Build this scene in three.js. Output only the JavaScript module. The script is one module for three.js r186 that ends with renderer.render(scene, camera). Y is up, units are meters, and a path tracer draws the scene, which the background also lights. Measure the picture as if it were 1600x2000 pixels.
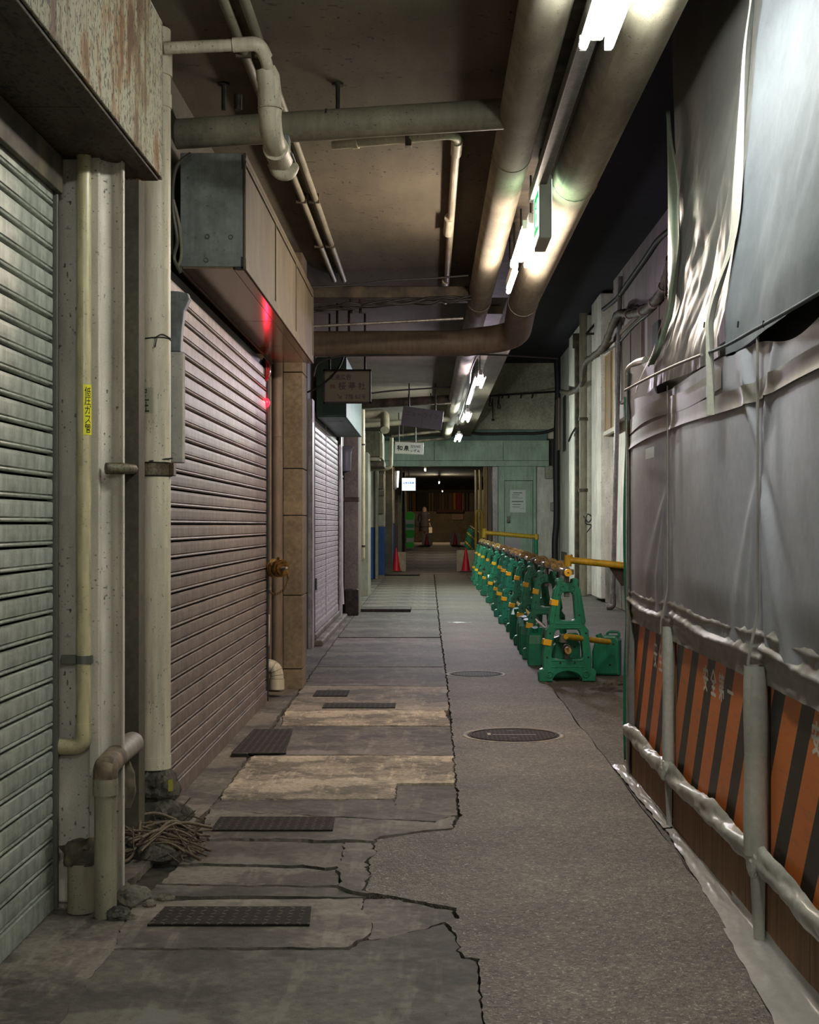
import * as THREE from 'three';
import { RoundedBoxGeometry } from 'three/addons/geometries/RoundedBoxGeometry.js';
import { mergeGeometries } from 'three/addons/utils/BufferGeometryUtils.js';
import { MarchingCubes } from 'three/addons/objects/MarchingCubes.js';
import { RectAreaLightUniformsLib } from 'three/addons/lights/RectAreaLightUniformsLib.js';

// ---------- camera, exposure ----------
const scene = new THREE.Scene();
scene.background = new THREE.Color(0x000000);
const F = 2800, CX = 838, CY = 1025, EYE = 1.3;
const camera = new THREE.PerspectiveCamera(2 * Math.atan(1000 / F) * 180 / Math.PI, 0.8, 0.05, 200);
camera.position.set(0, EYE, 0);
camera.lookAt(0, EYE, -10);
camera.setViewOffset(1600, 2000, 800 - CX, 1000 - CY, 1600, 2000);
const renderer = new THREE.WebGLRenderer();
renderer.toneMapping = THREE.LinearToneMapping;
renderer.toneMappingExposure = 1.5;
renderer.shadowMap.enabled = true;
RectAreaLightUniformsLib.init();
// brightness of the strip lamps (each lamp's own light stands in its builder)
const TUBE_GLOW = 48, LAMP = 18, SPREAD = 0.85;

// ---------- helpers ----------
let seed = 11;
const rnd = () => { seed = (seed + 0x6d2b79f5) | 0; let t = Math.imul(seed ^ (seed >>> 15), 1 | seed); t = (t + Math.imul(t ^ (t >>> 7), 61 | t)) ^ t; return ((t ^ (t >>> 14)) >>> 0) / 4294967296; };
const rr = (a, b) => a + (b - a) * rnd();
const V = (x, y, z) => new THREE.Vector3(x, y, z);
const P = (px, py, d) => V((px - CX) * d / F, EYE + (CY - py) * d / F, -d);      // a point at depth d
const X = (px, d) => (px - CX) * d / F, Y = (py, d) => EYE + (CY - py) * d / F;
const G = (px, py) => { const d = F * EYE / (py - CY); return [(px - CX) * d / F, -d]; };  // a point on the ground
const lerp = (a, b, t) => a + (b - a) * t, clamp = (x, a = 0, b = 1) => Math.min(b, Math.max(a, x));
const sstep = (a, b, x) => { const t = clamp((x - a) / (b - a)); return t * t * (3 - 2 * t); };

const hash = (x, y, s) => { let h = Math.imul(x, 374761393) + Math.imul(y, 668265263) + Math.imul(s, 974634777); h = Math.imul(h ^ (h >>> 13), 1274126177); return ((h ^ (h >>> 16)) >>> 0) / 4294967296; };
function vn(x, y, per, s) {   // periodic value noise, 0..1
  const xi = Math.floor(x), yi = Math.floor(y), fx = x - xi, fy = y - yi, u = fx * fx * (3 - 2 * fx), v = fy * fy * (3 - 2 * fy);
  const m = (a) => ((a % per) + per) % per, x0 = m(xi), x1 = m(xi + 1), y0 = m(yi), y1 = m(yi + 1);
  return lerp(lerp(hash(x0, y0, s), hash(x1, y0, s), u), lerp(hash(x0, y1, s), hash(x1, y1, s), u), v);
}
const fbm = (u, v, f, oct, s, ax = 1) => { let a = 0, w = 0.5, n = 0; for (let i = 0; i < oct; i++) { a += w * vn(u * f * ax, v * f, ax >= 1 ? f * ax : f, s + i); n += w; w *= 0.55; f *= 2; } return a / n; };
function tex(size, fn, srgb = true) {
  const data = new Uint8Array(size * size * 4);
  for (let j = 0; j < size; j++) for (let i = 0; i < size; i++) {
    const c = fn(i / size, j / size), o = (j * size + i) * 4;
    for (let k = 0; k < 3; k++) data[o + k] = clamp((c.length ? c[k] : c)) * 255;
    data[o + 3] = 255;
  }
  const t = new THREE.DataTexture(data, size, size);
  t.wrapS = t.wrapT = THREE.RepeatWrapping; t.magFilter = THREE.LinearFilter; t.minFilter = THREE.LinearFilter;
  if (srgb) t.colorSpace = THREE.SRGBColorSpace;
  t.needsUpdate = true; return t;
}
const rep = (t, tile, tv = tile) => { const c = t.clone(); c.repeat.set(1 / tile, 1 / tv); c.needsUpdate = true; return c; };
const mix3 = (a, b, t) => [lerp(a[0], b[0], t), lerp(a[1], b[1], t), lerp(a[2], b[2], t)];

// geometry
function boxUV(g) {
  const p = g.attributes.position, uv = new Float32Array(p.count * 2), a = V(), b = V(), c = V(), n = V();
  for (let i = 0; i < p.count; i += 3) {
    a.fromBufferAttribute(p, i); b.fromBufferAttribute(p, i + 1); c.fromBufferAttribute(p, i + 2);
    n.copy(b).sub(a).cross(c.clone().sub(a));
    const ax = Math.abs(n.x), ay = Math.abs(n.y), az = Math.abs(n.z);
    for (let k = 0; k < 3; k++) {
      const q = k === 0 ? a : k === 1 ? b : c, o = (i + k) * 2;
      if (ay >= ax && ay >= az) { uv[o] = q.x; uv[o + 1] = q.z; } else if (ax >= az) { uv[o] = q.z; uv[o + 1] = q.y; } else { uv[o] = q.x; uv[o + 1] = q.y; }
    }
  }
  g.setAttribute('uv', new THREE.BufferAttribute(uv, 2)); return g;
}
function join(geos) {
  const list = (Array.isArray(geos) ? geos : [geos]).flat(3).map((g) => { const q = g.index ? g.toNonIndexed() : g.clone(); for (const k of Object.keys(q.attributes)) if (!['position', 'normal', 'uv'].includes(k)) q.deleteAttribute(k); if (!q.attributes.uv) q.setAttribute('uv', new THREE.BufferAttribute(new Float32Array(q.attributes.position.count * 2), 2)); return q; });
  return list.length === 1 ? list[0] : mergeGeometries(list);
}
const used = new Map();
const numbered = (n) => { const k = used.get(n) || 0; used.set(n, k + 1); return k ? n + '_' + String(k).padStart(3, '0') : n; };
const shade = (o) => { o.castShadow = o.receiveShadow = true; return o; };
function tag(o, label, category, group, kind) { if (label) o.userData.label = label; if (category) o.userData.category = category; if (group) o.userData.group = group; if (kind) o.userData.kind = kind; return o; }
// thing: a Group standing at its base; parts are given in world coordinates and moved under it
function thing(name, label, category, at, group) {
  const o = new THREE.Group(); o.name = numbered(name); o.position.copy(at); scene.add(o);
  return tag(o, label, category, group);
}
function originOf(o) { const v = V(); for (let q = o; q && q !== scene; q = q.parent) v.add(q.position); return v; }
function part(parent, name, geos, m, opt = {}) {
  let g = join(geos); if (!opt.uv) boxUV(g);
  const o = originOf(parent); g.translate(-o.x, -o.y, -o.z);
  const mesh = shade(new THREE.Mesh(g, m)); mesh.name = name; parent.add(mesh);
  if (opt.label) mesh.userData.label = opt.label;
  if (opt.kind) mesh.userData.kind = opt.kind;
  return mesh;
}
const parts = (parent, name, list, m, opt) => list.map((g0) => part(parent, name, g0, m, opt));   // each piece a part of its own
function single(name, label, category, geos, m, group, opt = {}) {   // a thing that is one mesh, its origin at its base
  const g = join(geos); if (!opt.uv) boxUV(g);
  g.computeBoundingBox(); const b = g.boundingBox, at = V((b.min.x + b.max.x) / 2, b.min.y, (b.min.z + b.max.z) / 2);
  g.translate(-at.x, -at.y, -at.z);
  const mesh = shade(new THREE.Mesh(g, m)); mesh.name = numbered(name); mesh.position.copy(at); scene.add(mesh);
  return tag(mesh, label, category, group, opt.kind);
}
function struct(name) { const o = new THREE.Group(); o.name = name; o.userData.kind = 'structure'; scene.add(o); return o; }
function copyOf(src, at, label, turn = src.rotation.y) { const c = src.clone(); c.name = numbered(src.name.replace(/_\d{3}$/, '')); c.userData = { ...src.userData }; c.position.copy(at); c.rotation.y = turn; if (label) c.userData.label = label; scene.add(c); return c; }

const box = (x0, x1, y0, y1, z0, z1, r = 0.004) => {      // corner to corner, edges rounded
  const w = Math.abs(x1 - x0), h = Math.abs(y1 - y0), d = Math.abs(z1 - z0), q = Math.min(r, w / 2.1, h / 2.1, d / 2.1);
  const g = q > 0.0012 ? new RoundedBoxGeometry(w, h, d, 1, q) : new THREE.BoxGeometry(w, h, d);
  return g.translate((x0 + x1) / 2, (y0 + y1) / 2, (z0 + z1) / 2);
};
const dbox = (x0, x1, y0, y1, d0, d1, r) => box(x0, x1, y0, y1, -d1, -d0, r);   // the same with depths
function sweep(path, r, n = 14, cap = true) {                     // a round rod along points; r may be a list
  const pts = path.map((q) => q.clone ? q.clone() : V(...q)), m = pts.length, rad = (i) => Array.isArray(r) ? r[i] : r;
  const tan = pts.map((q, i) => (i === 0 ? pts[1].clone().sub(q) : i === m - 1 ? q.clone().sub(pts[i - 1]) : pts[i + 1].clone().sub(q).normalize().add(q.clone().sub(pts[i - 1]).normalize())).normalize());
  let u = Math.abs(tan[0].y) < 0.9 ? V(0, 1, 0) : V(1, 0, 0); u.sub(tan[0].clone().multiplyScalar(u.dot(tan[0]))).normalize();
  const pos = [], nor = [], idx = [], uv = [];
  for (let i = 0; i < m; i++) {
    if (i) { u.sub(tan[i].clone().multiplyScalar(u.dot(tan[i]))).normalize(); }
    const w = tan[i].clone().cross(u);
    let k = 1; if (i > 0 && i < m - 1) { const cs = pts[i].clone().sub(pts[i - 1]).normalize().dot(tan[i]); k = 1; if (cs < 0.999 && cs > 0.3) k = 1; }
    for (let j = 0; j <= n; j++) { const a = j / n * Math.PI * 2, d = u.clone().multiplyScalar(Math.cos(a)).add(w.clone().multiplyScalar(Math.sin(a))); const q = pts[i].clone().add(d.clone().multiplyScalar(rad(i) * k)); pos.push(q.x, q.y, q.z); nor.push(d.x, d.y, d.z); uv.push(j / n, i); }
  }
  for (let i = 0; i < m - 1; i++) for (let j = 0; j < n; j++) { const a = i * (n + 1) + j, b = a + n + 1; idx.push(a, a + 1, b, b, a + 1, b + 1); }
  if (cap) for (const e of [0, m - 1]) { const c = pos.length / 3, t = tan[e].clone().multiplyScalar(e ? 1 : -1); pos.push(pts[e].x, pts[e].y, pts[e].z); nor.push(t.x, t.y, t.z); uv.push(0, 0); for (let j = 0; j <= n; j++) { const o = (e * (n + 1) + j) * 3; pos.push(pos[o], pos[o + 1], pos[o + 2]); nor.push(t.x, t.y, t.z); uv.push(0, 0); } for (let j = 0; j < n; j++) e ? idx.push(c, c + 1 + j, c + 2 + j) : idx.push(c, c + 2 + j, c + 1 + j); }
  const g = new THREE.BufferGeometry(); g.setAttribute('position', new THREE.Float32BufferAttribute(pos, 3)); g.setAttribute('normal', new THREE.Float32BufferAttribute(nor, 3)); g.setAttribute('uv', new THREE.Float32BufferAttribute(uv, 2)); g.setIndex(idx); return g;
}
function bend(path, R, seg = 6) {                                 // round the corners of a polyline
  const p = path.map((q) => q.clone ? q.clone() : V(...q)), out = [p[0]];
  for (let i = 1; i < p.length - 1; i++) {
    const a = p[i - 1].clone().sub(p[i]), b = p[i + 1].clone().sub(p[i]), k = Math.min(R, a.length() * 0.48, b.length() * 0.48);
    a.setLength(k).add(p[i]); b.setLength(k).add(p[i]);
    for (let s = 0; s <= seg; s++) { const t = s / seg; out.push(a.clone().multiplyScalar((1 - t) * (1 - t)).add(p[i].clone().multiplyScalar(2 * t * (1 - t))).add(b.clone().multiplyScalar(t * t))); }
  }
  out.push(p[p.length - 1]); return out;
}
const curve = (pts, n = 24) => new THREE.CatmullRomCurve3(pts.map((q) => q.clone ? q : V(...q)), false, 'centripetal').getPoints(n);
const cyl = (a, b, r, n = 16) => sweep([a, b], r, n);
function extr(points, depth, bevel = 0, holes = []) {
  const s = new THREE.Shape(points.map((q) => new THREE.Vector2(q[0], q[1])));
  for (const h of holes) s.holes.push(new THREE.Path(h.map((q) => new THREE.Vector2(q[0], q[1]))));
  return new THREE.ExtrudeGeometry(s, { depth, bevelEnabled: bevel > 0, bevelSize: bevel, bevelThickness: bevel, bevelOffset: -bevel, bevelSegments: 2, steps: 1, curveSegments: 6 });
}
const lathe = (prof, n = 24) => new THREE.LatheGeometry(prof.map((q) => new THREE.Vector2(q[0], q[1])), n);
function grid(nu, nv, fn) {                                       // a surface fn(u, v) -> Vector3
  const pos = [], uv = [], idx = [];
  for (let j = 0; j <= nv; j++) for (let i = 0; i <= nu; i++) { const q = fn(i / nu, j / nv); pos.push(q.x, q.y, q.z); uv.push(i / nu, j / nv); }
  for (let j = 0; j < nv; j++) for (let i = 0; i < nu; i++) { const a = j * (nu + 1) + i, b = a + nu + 1; idx.push(a, a + 1, b, b, a + 1, b + 1); }
  const g = new THREE.BufferGeometry(); g.setAttribute('position', new THREE.Float32BufferAttribute(pos, 3)); g.setAttribute('uv', new THREE.Float32BufferAttribute(uv, 2)); g.setIndex(idx); g.computeVertexNormals(); return g;
}
const ring = (c, axis, r, rt, n = 20, arc = Math.PI * 2) => { const g = new THREE.TorusGeometry(r, rt, 8, n, arc); g.applyQuaternion(new THREE.Quaternion().setFromUnitVectors(V(0, 0, 1), axis.clone().normalize())); return g.translate(c.x, c.y, c.z); };

const lump = (c, rx, ry, rz, n, s) => { const g0 = new THREE.IcosahedronGeometry(1, n), p = g0.attributes.position; for (let i = 0; i < p.count; i++) { const q = V().fromBufferAttribute(p, i), k = 1 + 0.35 * (vn(q.x * 2 + 9, q.y * 2 + q.z * 1.7 + 9, 64, s) - 0.5) + 0.2 * (vn(q.x * 5 + 9, q.y * 5 + q.z * 4 + 9, 64, s + 3) - 0.5); p.setXYZ(i, c.x + q.x * rx * k, c.y + q.y * ry * k, c.z + q.z * rz * k); } g0.computeVertexNormals(); return g0; };

// ---------- surfaces ----------
const T = {};
T.grain = tex(512, (u, v) => 0.5 + 0.5 * (fbm(u, v, 16, 4, 3) - 0.5) + 0.22 * (hash(u * 512 | 0, v * 512 | 0, 5) - 0.5), false);
T.paint = tex(1024, (u, v) => { const m = fbm(u, v, 4, 5, 20), s = fbm(u, v, 6, 4, 31, 6), b = fbm(u, v, 10, 4, 27), sp = vn(u * 150, v * 150, 150, 8), fine = hash(u * 1024 | 0, v * 1024 | 0, 13); let k = 0.88 + 0.26 * (m - 0.5) + 0.2 * (s - 0.5) + 0.1 * (fine - 0.5); if (sp > 0.86) k -= (sp - 0.86) * 4.5 * sstep(0.42, 0.62, b); return [k, k * 0.982, k * 0.945]; });
T.galv = tex(1024, (u, v) => { const a = fbm(u, v, 3, 5, 41), b = fbm(u, v, 30, 3, 44), st = fbm(u, v, 4, 5, 47, 10), fine = hash(u * 1024 | 0, v * 1024 | 0, 14), sp = vn(u * 130, v * 130, 130, 48); let k = 0.84 + 0.36 * (a - 0.5) + 0.26 * (b - 0.5) + 0.26 * (st - 0.5) + 0.1 * (fine - 0.5); if (sp > 0.9) k -= (sp - 0.9) * 3; return [k, k, k * 0.985]; });
T.rust = tex(1024, (u, v) => {
  const m = fbm(u, v, 3, 5, 60), s = fbm(u, v, 4, 5, 64, 5), f = fbm(u, v, 70, 3, 68, 2), fl = fbm(u, v, 24, 4, 72, 2), w = fbm(u, v, 2, 4, 77);
  const t = 0.62 * m + 0.34 * s + 0.24 * (fl - 0.5), c = mix3([0.66, 0.66, 0.6], [0.56, 0.45, 0.33], sstep(0.44, 0.56, t));
  let o = mix3(c, [0.46, 0.33, 0.16], sstep(0.52, 0.64, t + 0.16 * (f - 0.5)));
  o = mix3(o, [0.36, 0.25, 0.12], sstep(0.55, 0.72, w + 0.3 * (s - 0.5)) * 0.8);
  if (f > 0.6) o = mix3(o, [0.13, 0.11, 0.08], sstep(0.6, 0.7, f) * 0.7);
  return o;
});
T.concrete = tex(1024, (u, v) => { const m = fbm(u, v, 3, 6, 80), f = fbm(u, v, 60, 3, 86), st = fbm(u, v, 8, 4, 90), g = hash(u * 1024 | 0, v * 1024 | 0, 9); const bl = fbm(u, v, 5, 5, 94), pit = vn(u * 120, v * 120, 120, 97), sc = fbm(u, v, 4, 4, 98, 8); let k = 0.78 + 0.6 * (m - 0.5) + 0.4 * (f - 0.5) + 0.3 * (st - 0.5) + 0.22 * (g - 0.5); k *= 1 - 0.28 * sstep(0.52, 0.64, bl); k += 0.16 * sstep(0.6, 0.72, sc); if (pit > 0.92) k -= (pit - 0.92) * 3.5; return [k, k * 0.975, k * 0.93]; });
T.plaster = tex(1024, (u, v) => { const m = fbm(u, v, 3, 6, 80), f = fbm(u, v, 60, 3, 86), st = fbm(u, v, 8, 4, 90), g = hash(u * 1024 | 0, v * 1024 | 0, 9); const k = 0.8 + 0.36 * (m - 0.5) + 0.26 * (f - 0.5) + 0.16 * (st - 0.5) + 0.14 * (g - 0.5); return [k, k * 0.975, k * 0.93]; });
T.asphalt = tex(1024, (u, v) => { const m = fbm(u, v, 3, 5, 100), g = vn(u * 180, v * 180, 180, 103), h = vn(u * 260 + 7, v * 260, 260, 104), f = fbm(u, v, 90, 2, 106); let k = 0.6 + 0.36 * (m - 0.5) + 0.36 * (f - 0.5); if (g > 0.76) k += (g - 0.76) * 2.6; if (h < 0.2) k -= (0.2 - h) * 2.0; return [k, k * 0.97, k * 0.92]; });
T.asphaltBump = tex(512, (u, v) => 0.5 + 0.6 * (vn(u * 200, v * 200, 200, 103) - 0.5) + 0.5 * (fbm(u, v, 60, 2, 107) - 0.5), false);
T.wood = tex(512, (u, v) => { const g = fbm(u, v, 3, 5, 120, 14), k = 0.8 + 0.4 * (g - 0.5) + 0.1 * (fbm(u, v, 4, 3, 126) - 0.5); return [k, k * 0.93, k * 0.86]; });
T.plateBump = tex(256, (u, v) => { const n = 6, cx = (u * n) % 1 - 0.5, cy = (v * n) % 1 - 0.5, q = ((u * n | 0) + (v * n | 0)) % 2; const a = q ? cx + cy : cx - cy, b = q ? cx - cy : cx + cy; return Math.abs(a) < 0.42 && Math.abs(b) < 0.14 ? 1 : 0.2; }, false);
T.plate = tex(512, (u, v) => { const n = 6, cx = (u * n) % 1 - 0.5, cy = (v * n) % 1 - 0.5, q = ((u * n | 0) + (v * n | 0)) % 2; const a = q ? cx + cy : cx - cy, b = q ? cx - cy : cx + cy; const w = Math.abs(a) < 0.42 && Math.abs(b) < 0.14 ? 1.5 : 0.6; const k = 0.62 * w * (0.8 + 0.5 * (fbm(u, v, 6, 4, 140) - 0.5)); return [k, k * 0.94, k * 0.88]; });
T.cloth = tex(512, (u, v) => { const k = 0.9 + 0.22 * (fbm(u, v, 4, 4, 160) - 0.5) + 0.08 * (fbm(u, v, 40, 2, 165) - 0.5) + 0.06 * (hash(u * 512 | 0, v * 512 | 0, 15) - 0.5); return [k, k, k]; });
T.dirt = tex(512, (u, v) => { const f = fbm(u, v, 8, 6, 150), k = 0.7 + 0.9 * (f - 0.5); return [k, k * 0.95, k * 0.85]; });

function M(color, o = {}) {
  const { map, tile = 1, tv, bump, btile = tile, bs = 0.002, ...q } = o;
  const phys = ['clearcoat', 'transmission', 'sheen', 'anisotropy', 'ior', 'thickness', 'specularIntensity'].some((k) => k in q);
  const m = new (phys ? THREE.MeshPhysicalMaterial : THREE.MeshStandardMaterial)({ color, roughness: 0.75, ...q });
  if (map) m.map = rep(map, tile, tv ?? tile);
  if (bump) { m.bumpMap = rep(bump, btile); m.bumpScale = bs; }
  return m;
}
const C = (r, g, b) => new THREE.Color().setRGB(r, g, b);   // linear
const mt = {
  wallWhite: M(C(0.66, 0.635, 0.58), { map: T.paint, tile: 1.4, bump: T.grain, bs: 0.002, roughness: 0.8 }),
  wallRight: M(C(0.78, 0.77, 0.74), { map: T.paint, tile: 1.6, bump: T.grain, bs: 0.003, roughness: 0.85 }),
  wallMauve: M(C(0.46, 0.42, 0.46), { map: T.paint, tile: 1.8, bump: T.grain, bs: 0.003 }),
  wallTan: M(C(0.27, 0.215, 0.145), { map: T.plaster, tile: 1.3, bump: T.grain, bs: 0.003, roughness: 0.85 }),
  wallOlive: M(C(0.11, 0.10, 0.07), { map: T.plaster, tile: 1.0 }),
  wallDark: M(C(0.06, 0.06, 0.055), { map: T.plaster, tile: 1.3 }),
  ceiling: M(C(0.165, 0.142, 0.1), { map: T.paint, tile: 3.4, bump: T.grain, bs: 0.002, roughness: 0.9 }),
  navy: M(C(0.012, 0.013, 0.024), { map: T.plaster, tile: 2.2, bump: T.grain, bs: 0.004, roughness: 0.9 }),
  backWall: M(C(0.72, 0.70, 0.58), { map: T.plaster, tile: 1.8, bump: T.grain, bs: 0.003 }),
  pipeCream: M(C(0.70, 0.655, 0.53), { map: T.paint, tile: 0.6, tv: 1.2, roughness: 0.5, bump: T.grain, bs: 0.0008 }),
  pipeGas: M(C(0.56, 0.51, 0.33), { map: T.paint, tile: 0.5, roughness: 0.32 }),
  pipeBig: M(C(0.37, 0.34, 0.27), { map: T.paint, tile: 1.0, roughness: 0.8, bump: T.grain, bs: 0.001 }),
  pipeBrown: M(C(0.23, 0.175, 0.132), { map: T.paint, tile: 0.8, roughness: 0.6 }),
  pipeDark: M(C(0.14, 0.12, 0.09), { map: T.dirt, tile: 0.8, roughness: 0.7 }),
  pipeOlive: M(C(0.30, 0.285, 0.215), { map: T.paint, tile: 0.8, roughness: 0.6 }),
  shutA: [0, 1, 2].map((i) => M(C(0.44 + i * 0.03, 0.465 + i * 0.03, 0.40 + i * 0.03), { map: T.galv, tile: 0.7 + i * 0.13, roughness: 0.5, metalness: 0.15 })),
  shutB: [0, 1, 2].map((i) => M(C(0.255 + i * 0.022, 0.198 + i * 0.018, 0.175 + i * 0.016), { map: T.galv, tile: 0.8 + i * 0.15, roughness: 0.5, metalness: 0.15 })),
  shutC: [0, 1, 2].map((i) => M(C(0.50 + i * 0.03, 0.46 + i * 0.03, 0.48 + i * 0.03), { map: T.galv, tile: 0.8 + i * 0.15, roughness: 0.5, metalness: 0.1 })),
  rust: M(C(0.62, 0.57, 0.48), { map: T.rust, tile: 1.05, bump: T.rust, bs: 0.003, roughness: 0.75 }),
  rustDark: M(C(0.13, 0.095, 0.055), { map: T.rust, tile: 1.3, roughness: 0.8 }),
  ductGrey: M(C(0.23, 0.25, 0.24), { map: T.galv, tile: 1.2, roughness: 0.55 }),
  ductCream: M(C(0.15, 0.128, 0.092), { map: T.paint, tile: 0.9, roughness: 0.72, specularIntensity: 0.5 }),
  ductUnder: M(C(0.21, 0.16, 0.095), { map: T.paint, tile: 0.9, roughness: 0.15 }),
  teal: M(C(0.065, 0.18, 0.162), { map: T.paint, tile: 0.9, roughness: 0.6 }),
  tealDark: M(C(0.13, 0.235, 0.21), { map: T.paint, tile: 0.9, roughness: 0.5 }),
  header: M(C(0.40, 0.575, 0.47), { map: T.paint, tile: 1.6, roughness: 0.55 }),
  black: M(C(0.012, 0.012, 0.013), { roughness: 0.6 }),
  wire: M(C(0.018, 0.017, 0.016), { roughness: 0.6 }),
  iron: M(C(0.06, 0.05, 0.042), { map: T.dirt, tile: 0.3, roughness: 0.65, metalness: 0.3 }),
  steel: M(C(0.42, 0.40, 0.37), { map: T.galv, tile: 0.5, roughness: 0.4, metalness: 0.6 }),
  clampMetal: M(C(0.12, 0.12, 0.10), { roughness: 0.5, metalness: 0.5 }),
  plate: M(C(0.21, 0.19, 0.16), { map: T.plate, tile: 0.22, bump: T.plateBump, bs: 0.004, roughness: 0.8, specularIntensity: 0.4 }),
  conc: [C(0.2, 0.183, 0.158), C(0.32, 0.28, 0.23), C(0.175, 0.162, 0.146), C(0.205, 0.187, 0.16), C(0.135, 0.128, 0.107)].map((c, i) => M(c, { map: T.concrete, tile: 1.1 + 0.17 * i, bump: T.grain, btile: 0.5, bs: 0.004, roughness: 0.72 })),
  concLight: M(C(0.57, 0.50, 0.41), { map: T.concrete, tile: 0.9, bump: T.grain, btile: 0.3, bs: 0.006, roughness: 0.75 }),
  concSmooth: M(C(0.19, 0.168, 0.158), { map: T.concrete, tile: 1.6, roughness: 0.78 }),
  asphalt: M(C(0.275, 0.25, 0.213), { map: T.asphalt, tile: 1.25, bump: T.asphaltBump, btile: 0.7, bs: 0.005, roughness: 0.7 }),
  asphaltDark: M(C(0.2, 0.185, 0.165), { map: T.asphalt, tile: 1.5, bump: T.asphaltBump, btile: 0.8, bs: 0.006, roughness: 0.75 }),
  soil: M(C(0.07, 0.066, 0.056), { map: T.dirt, tile: 0.4, roughness: 1 }),
  rubble: [C(0.16, 0.155, 0.13), C(0.22, 0.2, 0.165), C(0.12, 0.115, 0.1)].map((c) => M(c, { map: T.concrete, tile: 0.35, bump: T.grain, btile: 0.2, bs: 0.006, roughness: 0.9 })),
  twig: M(C(0.20, 0.175, 0.13), { map: T.wood, tile: 0.2 }),
  green: M(C(0.012, 0.24, 0.135), { map: T.paint, tile: 0.5, roughness: 0.42 }),
  greenDark: M(C(0.008, 0.13, 0.085), { map: T.paint, tile: 0.5, roughness: 0.45 }),
  yellowBand: M(C(0.80, 0.43, 0.01), { roughness: 0.4 }),
  yellowBar: M(C(0.56, 0.36, 0.015), { map: T.paint, tile: 0.4, roughness: 0.45 }),
  yellowWorn: M(C(0.56, 0.40, 0.13), { map: T.dirt, tile: 0.15, roughness: 0.55 }),
  pinkSteel: M(C(0.50, 0.42, 0.36), { map: T.galv, tile: 0.3, roughness: 0.32, metalness: 0.35 }),
  brass: M(C(0.34, 0.2, 0.06), { map: T.dirt, tile: 0.2, roughness: 0.38, metalness: 0.7 }),
  cone: M(C(0.45, 0.012, 0.03), { roughness: 0.4 }),
  coneDark: M(C(0.03, 0.022, 0.022), { roughness: 0.6 }),
  card: M(C(0.42, 0.38, 0.31), { map: T.paint, tile: 0.7 }),
  redDark: M(C(0.22, 0.006, 0.01), { roughness: 0.15, clearcoat: 1, clearcoatRoughness: 0.05 }),
  whitePlastic: M(C(0.7, 0.7, 0.67), { roughness: 0.35 }),
  plasticGrey: M(C(0.10, 0.10, 0.11), { roughness: 0.45 }),
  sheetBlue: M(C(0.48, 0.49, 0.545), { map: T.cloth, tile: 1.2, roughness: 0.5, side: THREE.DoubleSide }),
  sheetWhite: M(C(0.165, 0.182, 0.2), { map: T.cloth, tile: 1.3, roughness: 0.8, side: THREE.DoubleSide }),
  sheetPleat: M(C(0.36, 0.34, 0.30), { map: T.cloth, tile: 0.6, roughness: 0.45, side: THREE.DoubleSide }),
  tape: M(C(0.52, 0.505, 0.44), { map: T.cloth, tile: 0.5, roughness: 0.36, side: THREE.DoubleSide }),
  tapeFloor: M(C(0.43, 0.41, 0.37), { map: T.cloth, tile: 0.3, roughness: 0.32, side: THREE.DoubleSide }),
  film: M(C(0.3, 0.295, 0.275), { transmission: 0.5, thickness: 0, roughness: 0.4, specularIntensity: 0.6, side: THREE.DoubleSide }),
  filmGreen: M(C(0.30, 0.37, 0.28), { map: T.cloth, tile: 0.6, roughness: 0.3, side: THREE.DoubleSide }),
  ply: M(C(0.40, 0.235, 0.125), { map: T.wood, tile: 0.8, bump: T.wood, bs: 0.001, roughness: 0.7 }),
  ochre: M(C(0.34, 0.24, 0.10), { map: T.wood, tile: 0.8 }),
  panelBrown: M(C(0.20, 0.17, 0.16), { map: T.wood, tile: 0.9 }),
  frameBrown: M(C(0.27, 0.24, 0.225), { map: T.wood, tile: 0.9 }),
  blue: M(C(0.02, 0.09, 0.36), { map: T.paint, tile: 0.9, roughness: 0.6 }),
  paper: M(C(0.62, 0.66, 0.62), { roughness: 0.8 }),
};
const glow = (r, g, b, s) => new THREE.MeshStandardMaterial({ color: 0x202020, emissive: C(r, g, b), emissiveIntensity: s, roughness: 0.4 });

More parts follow.
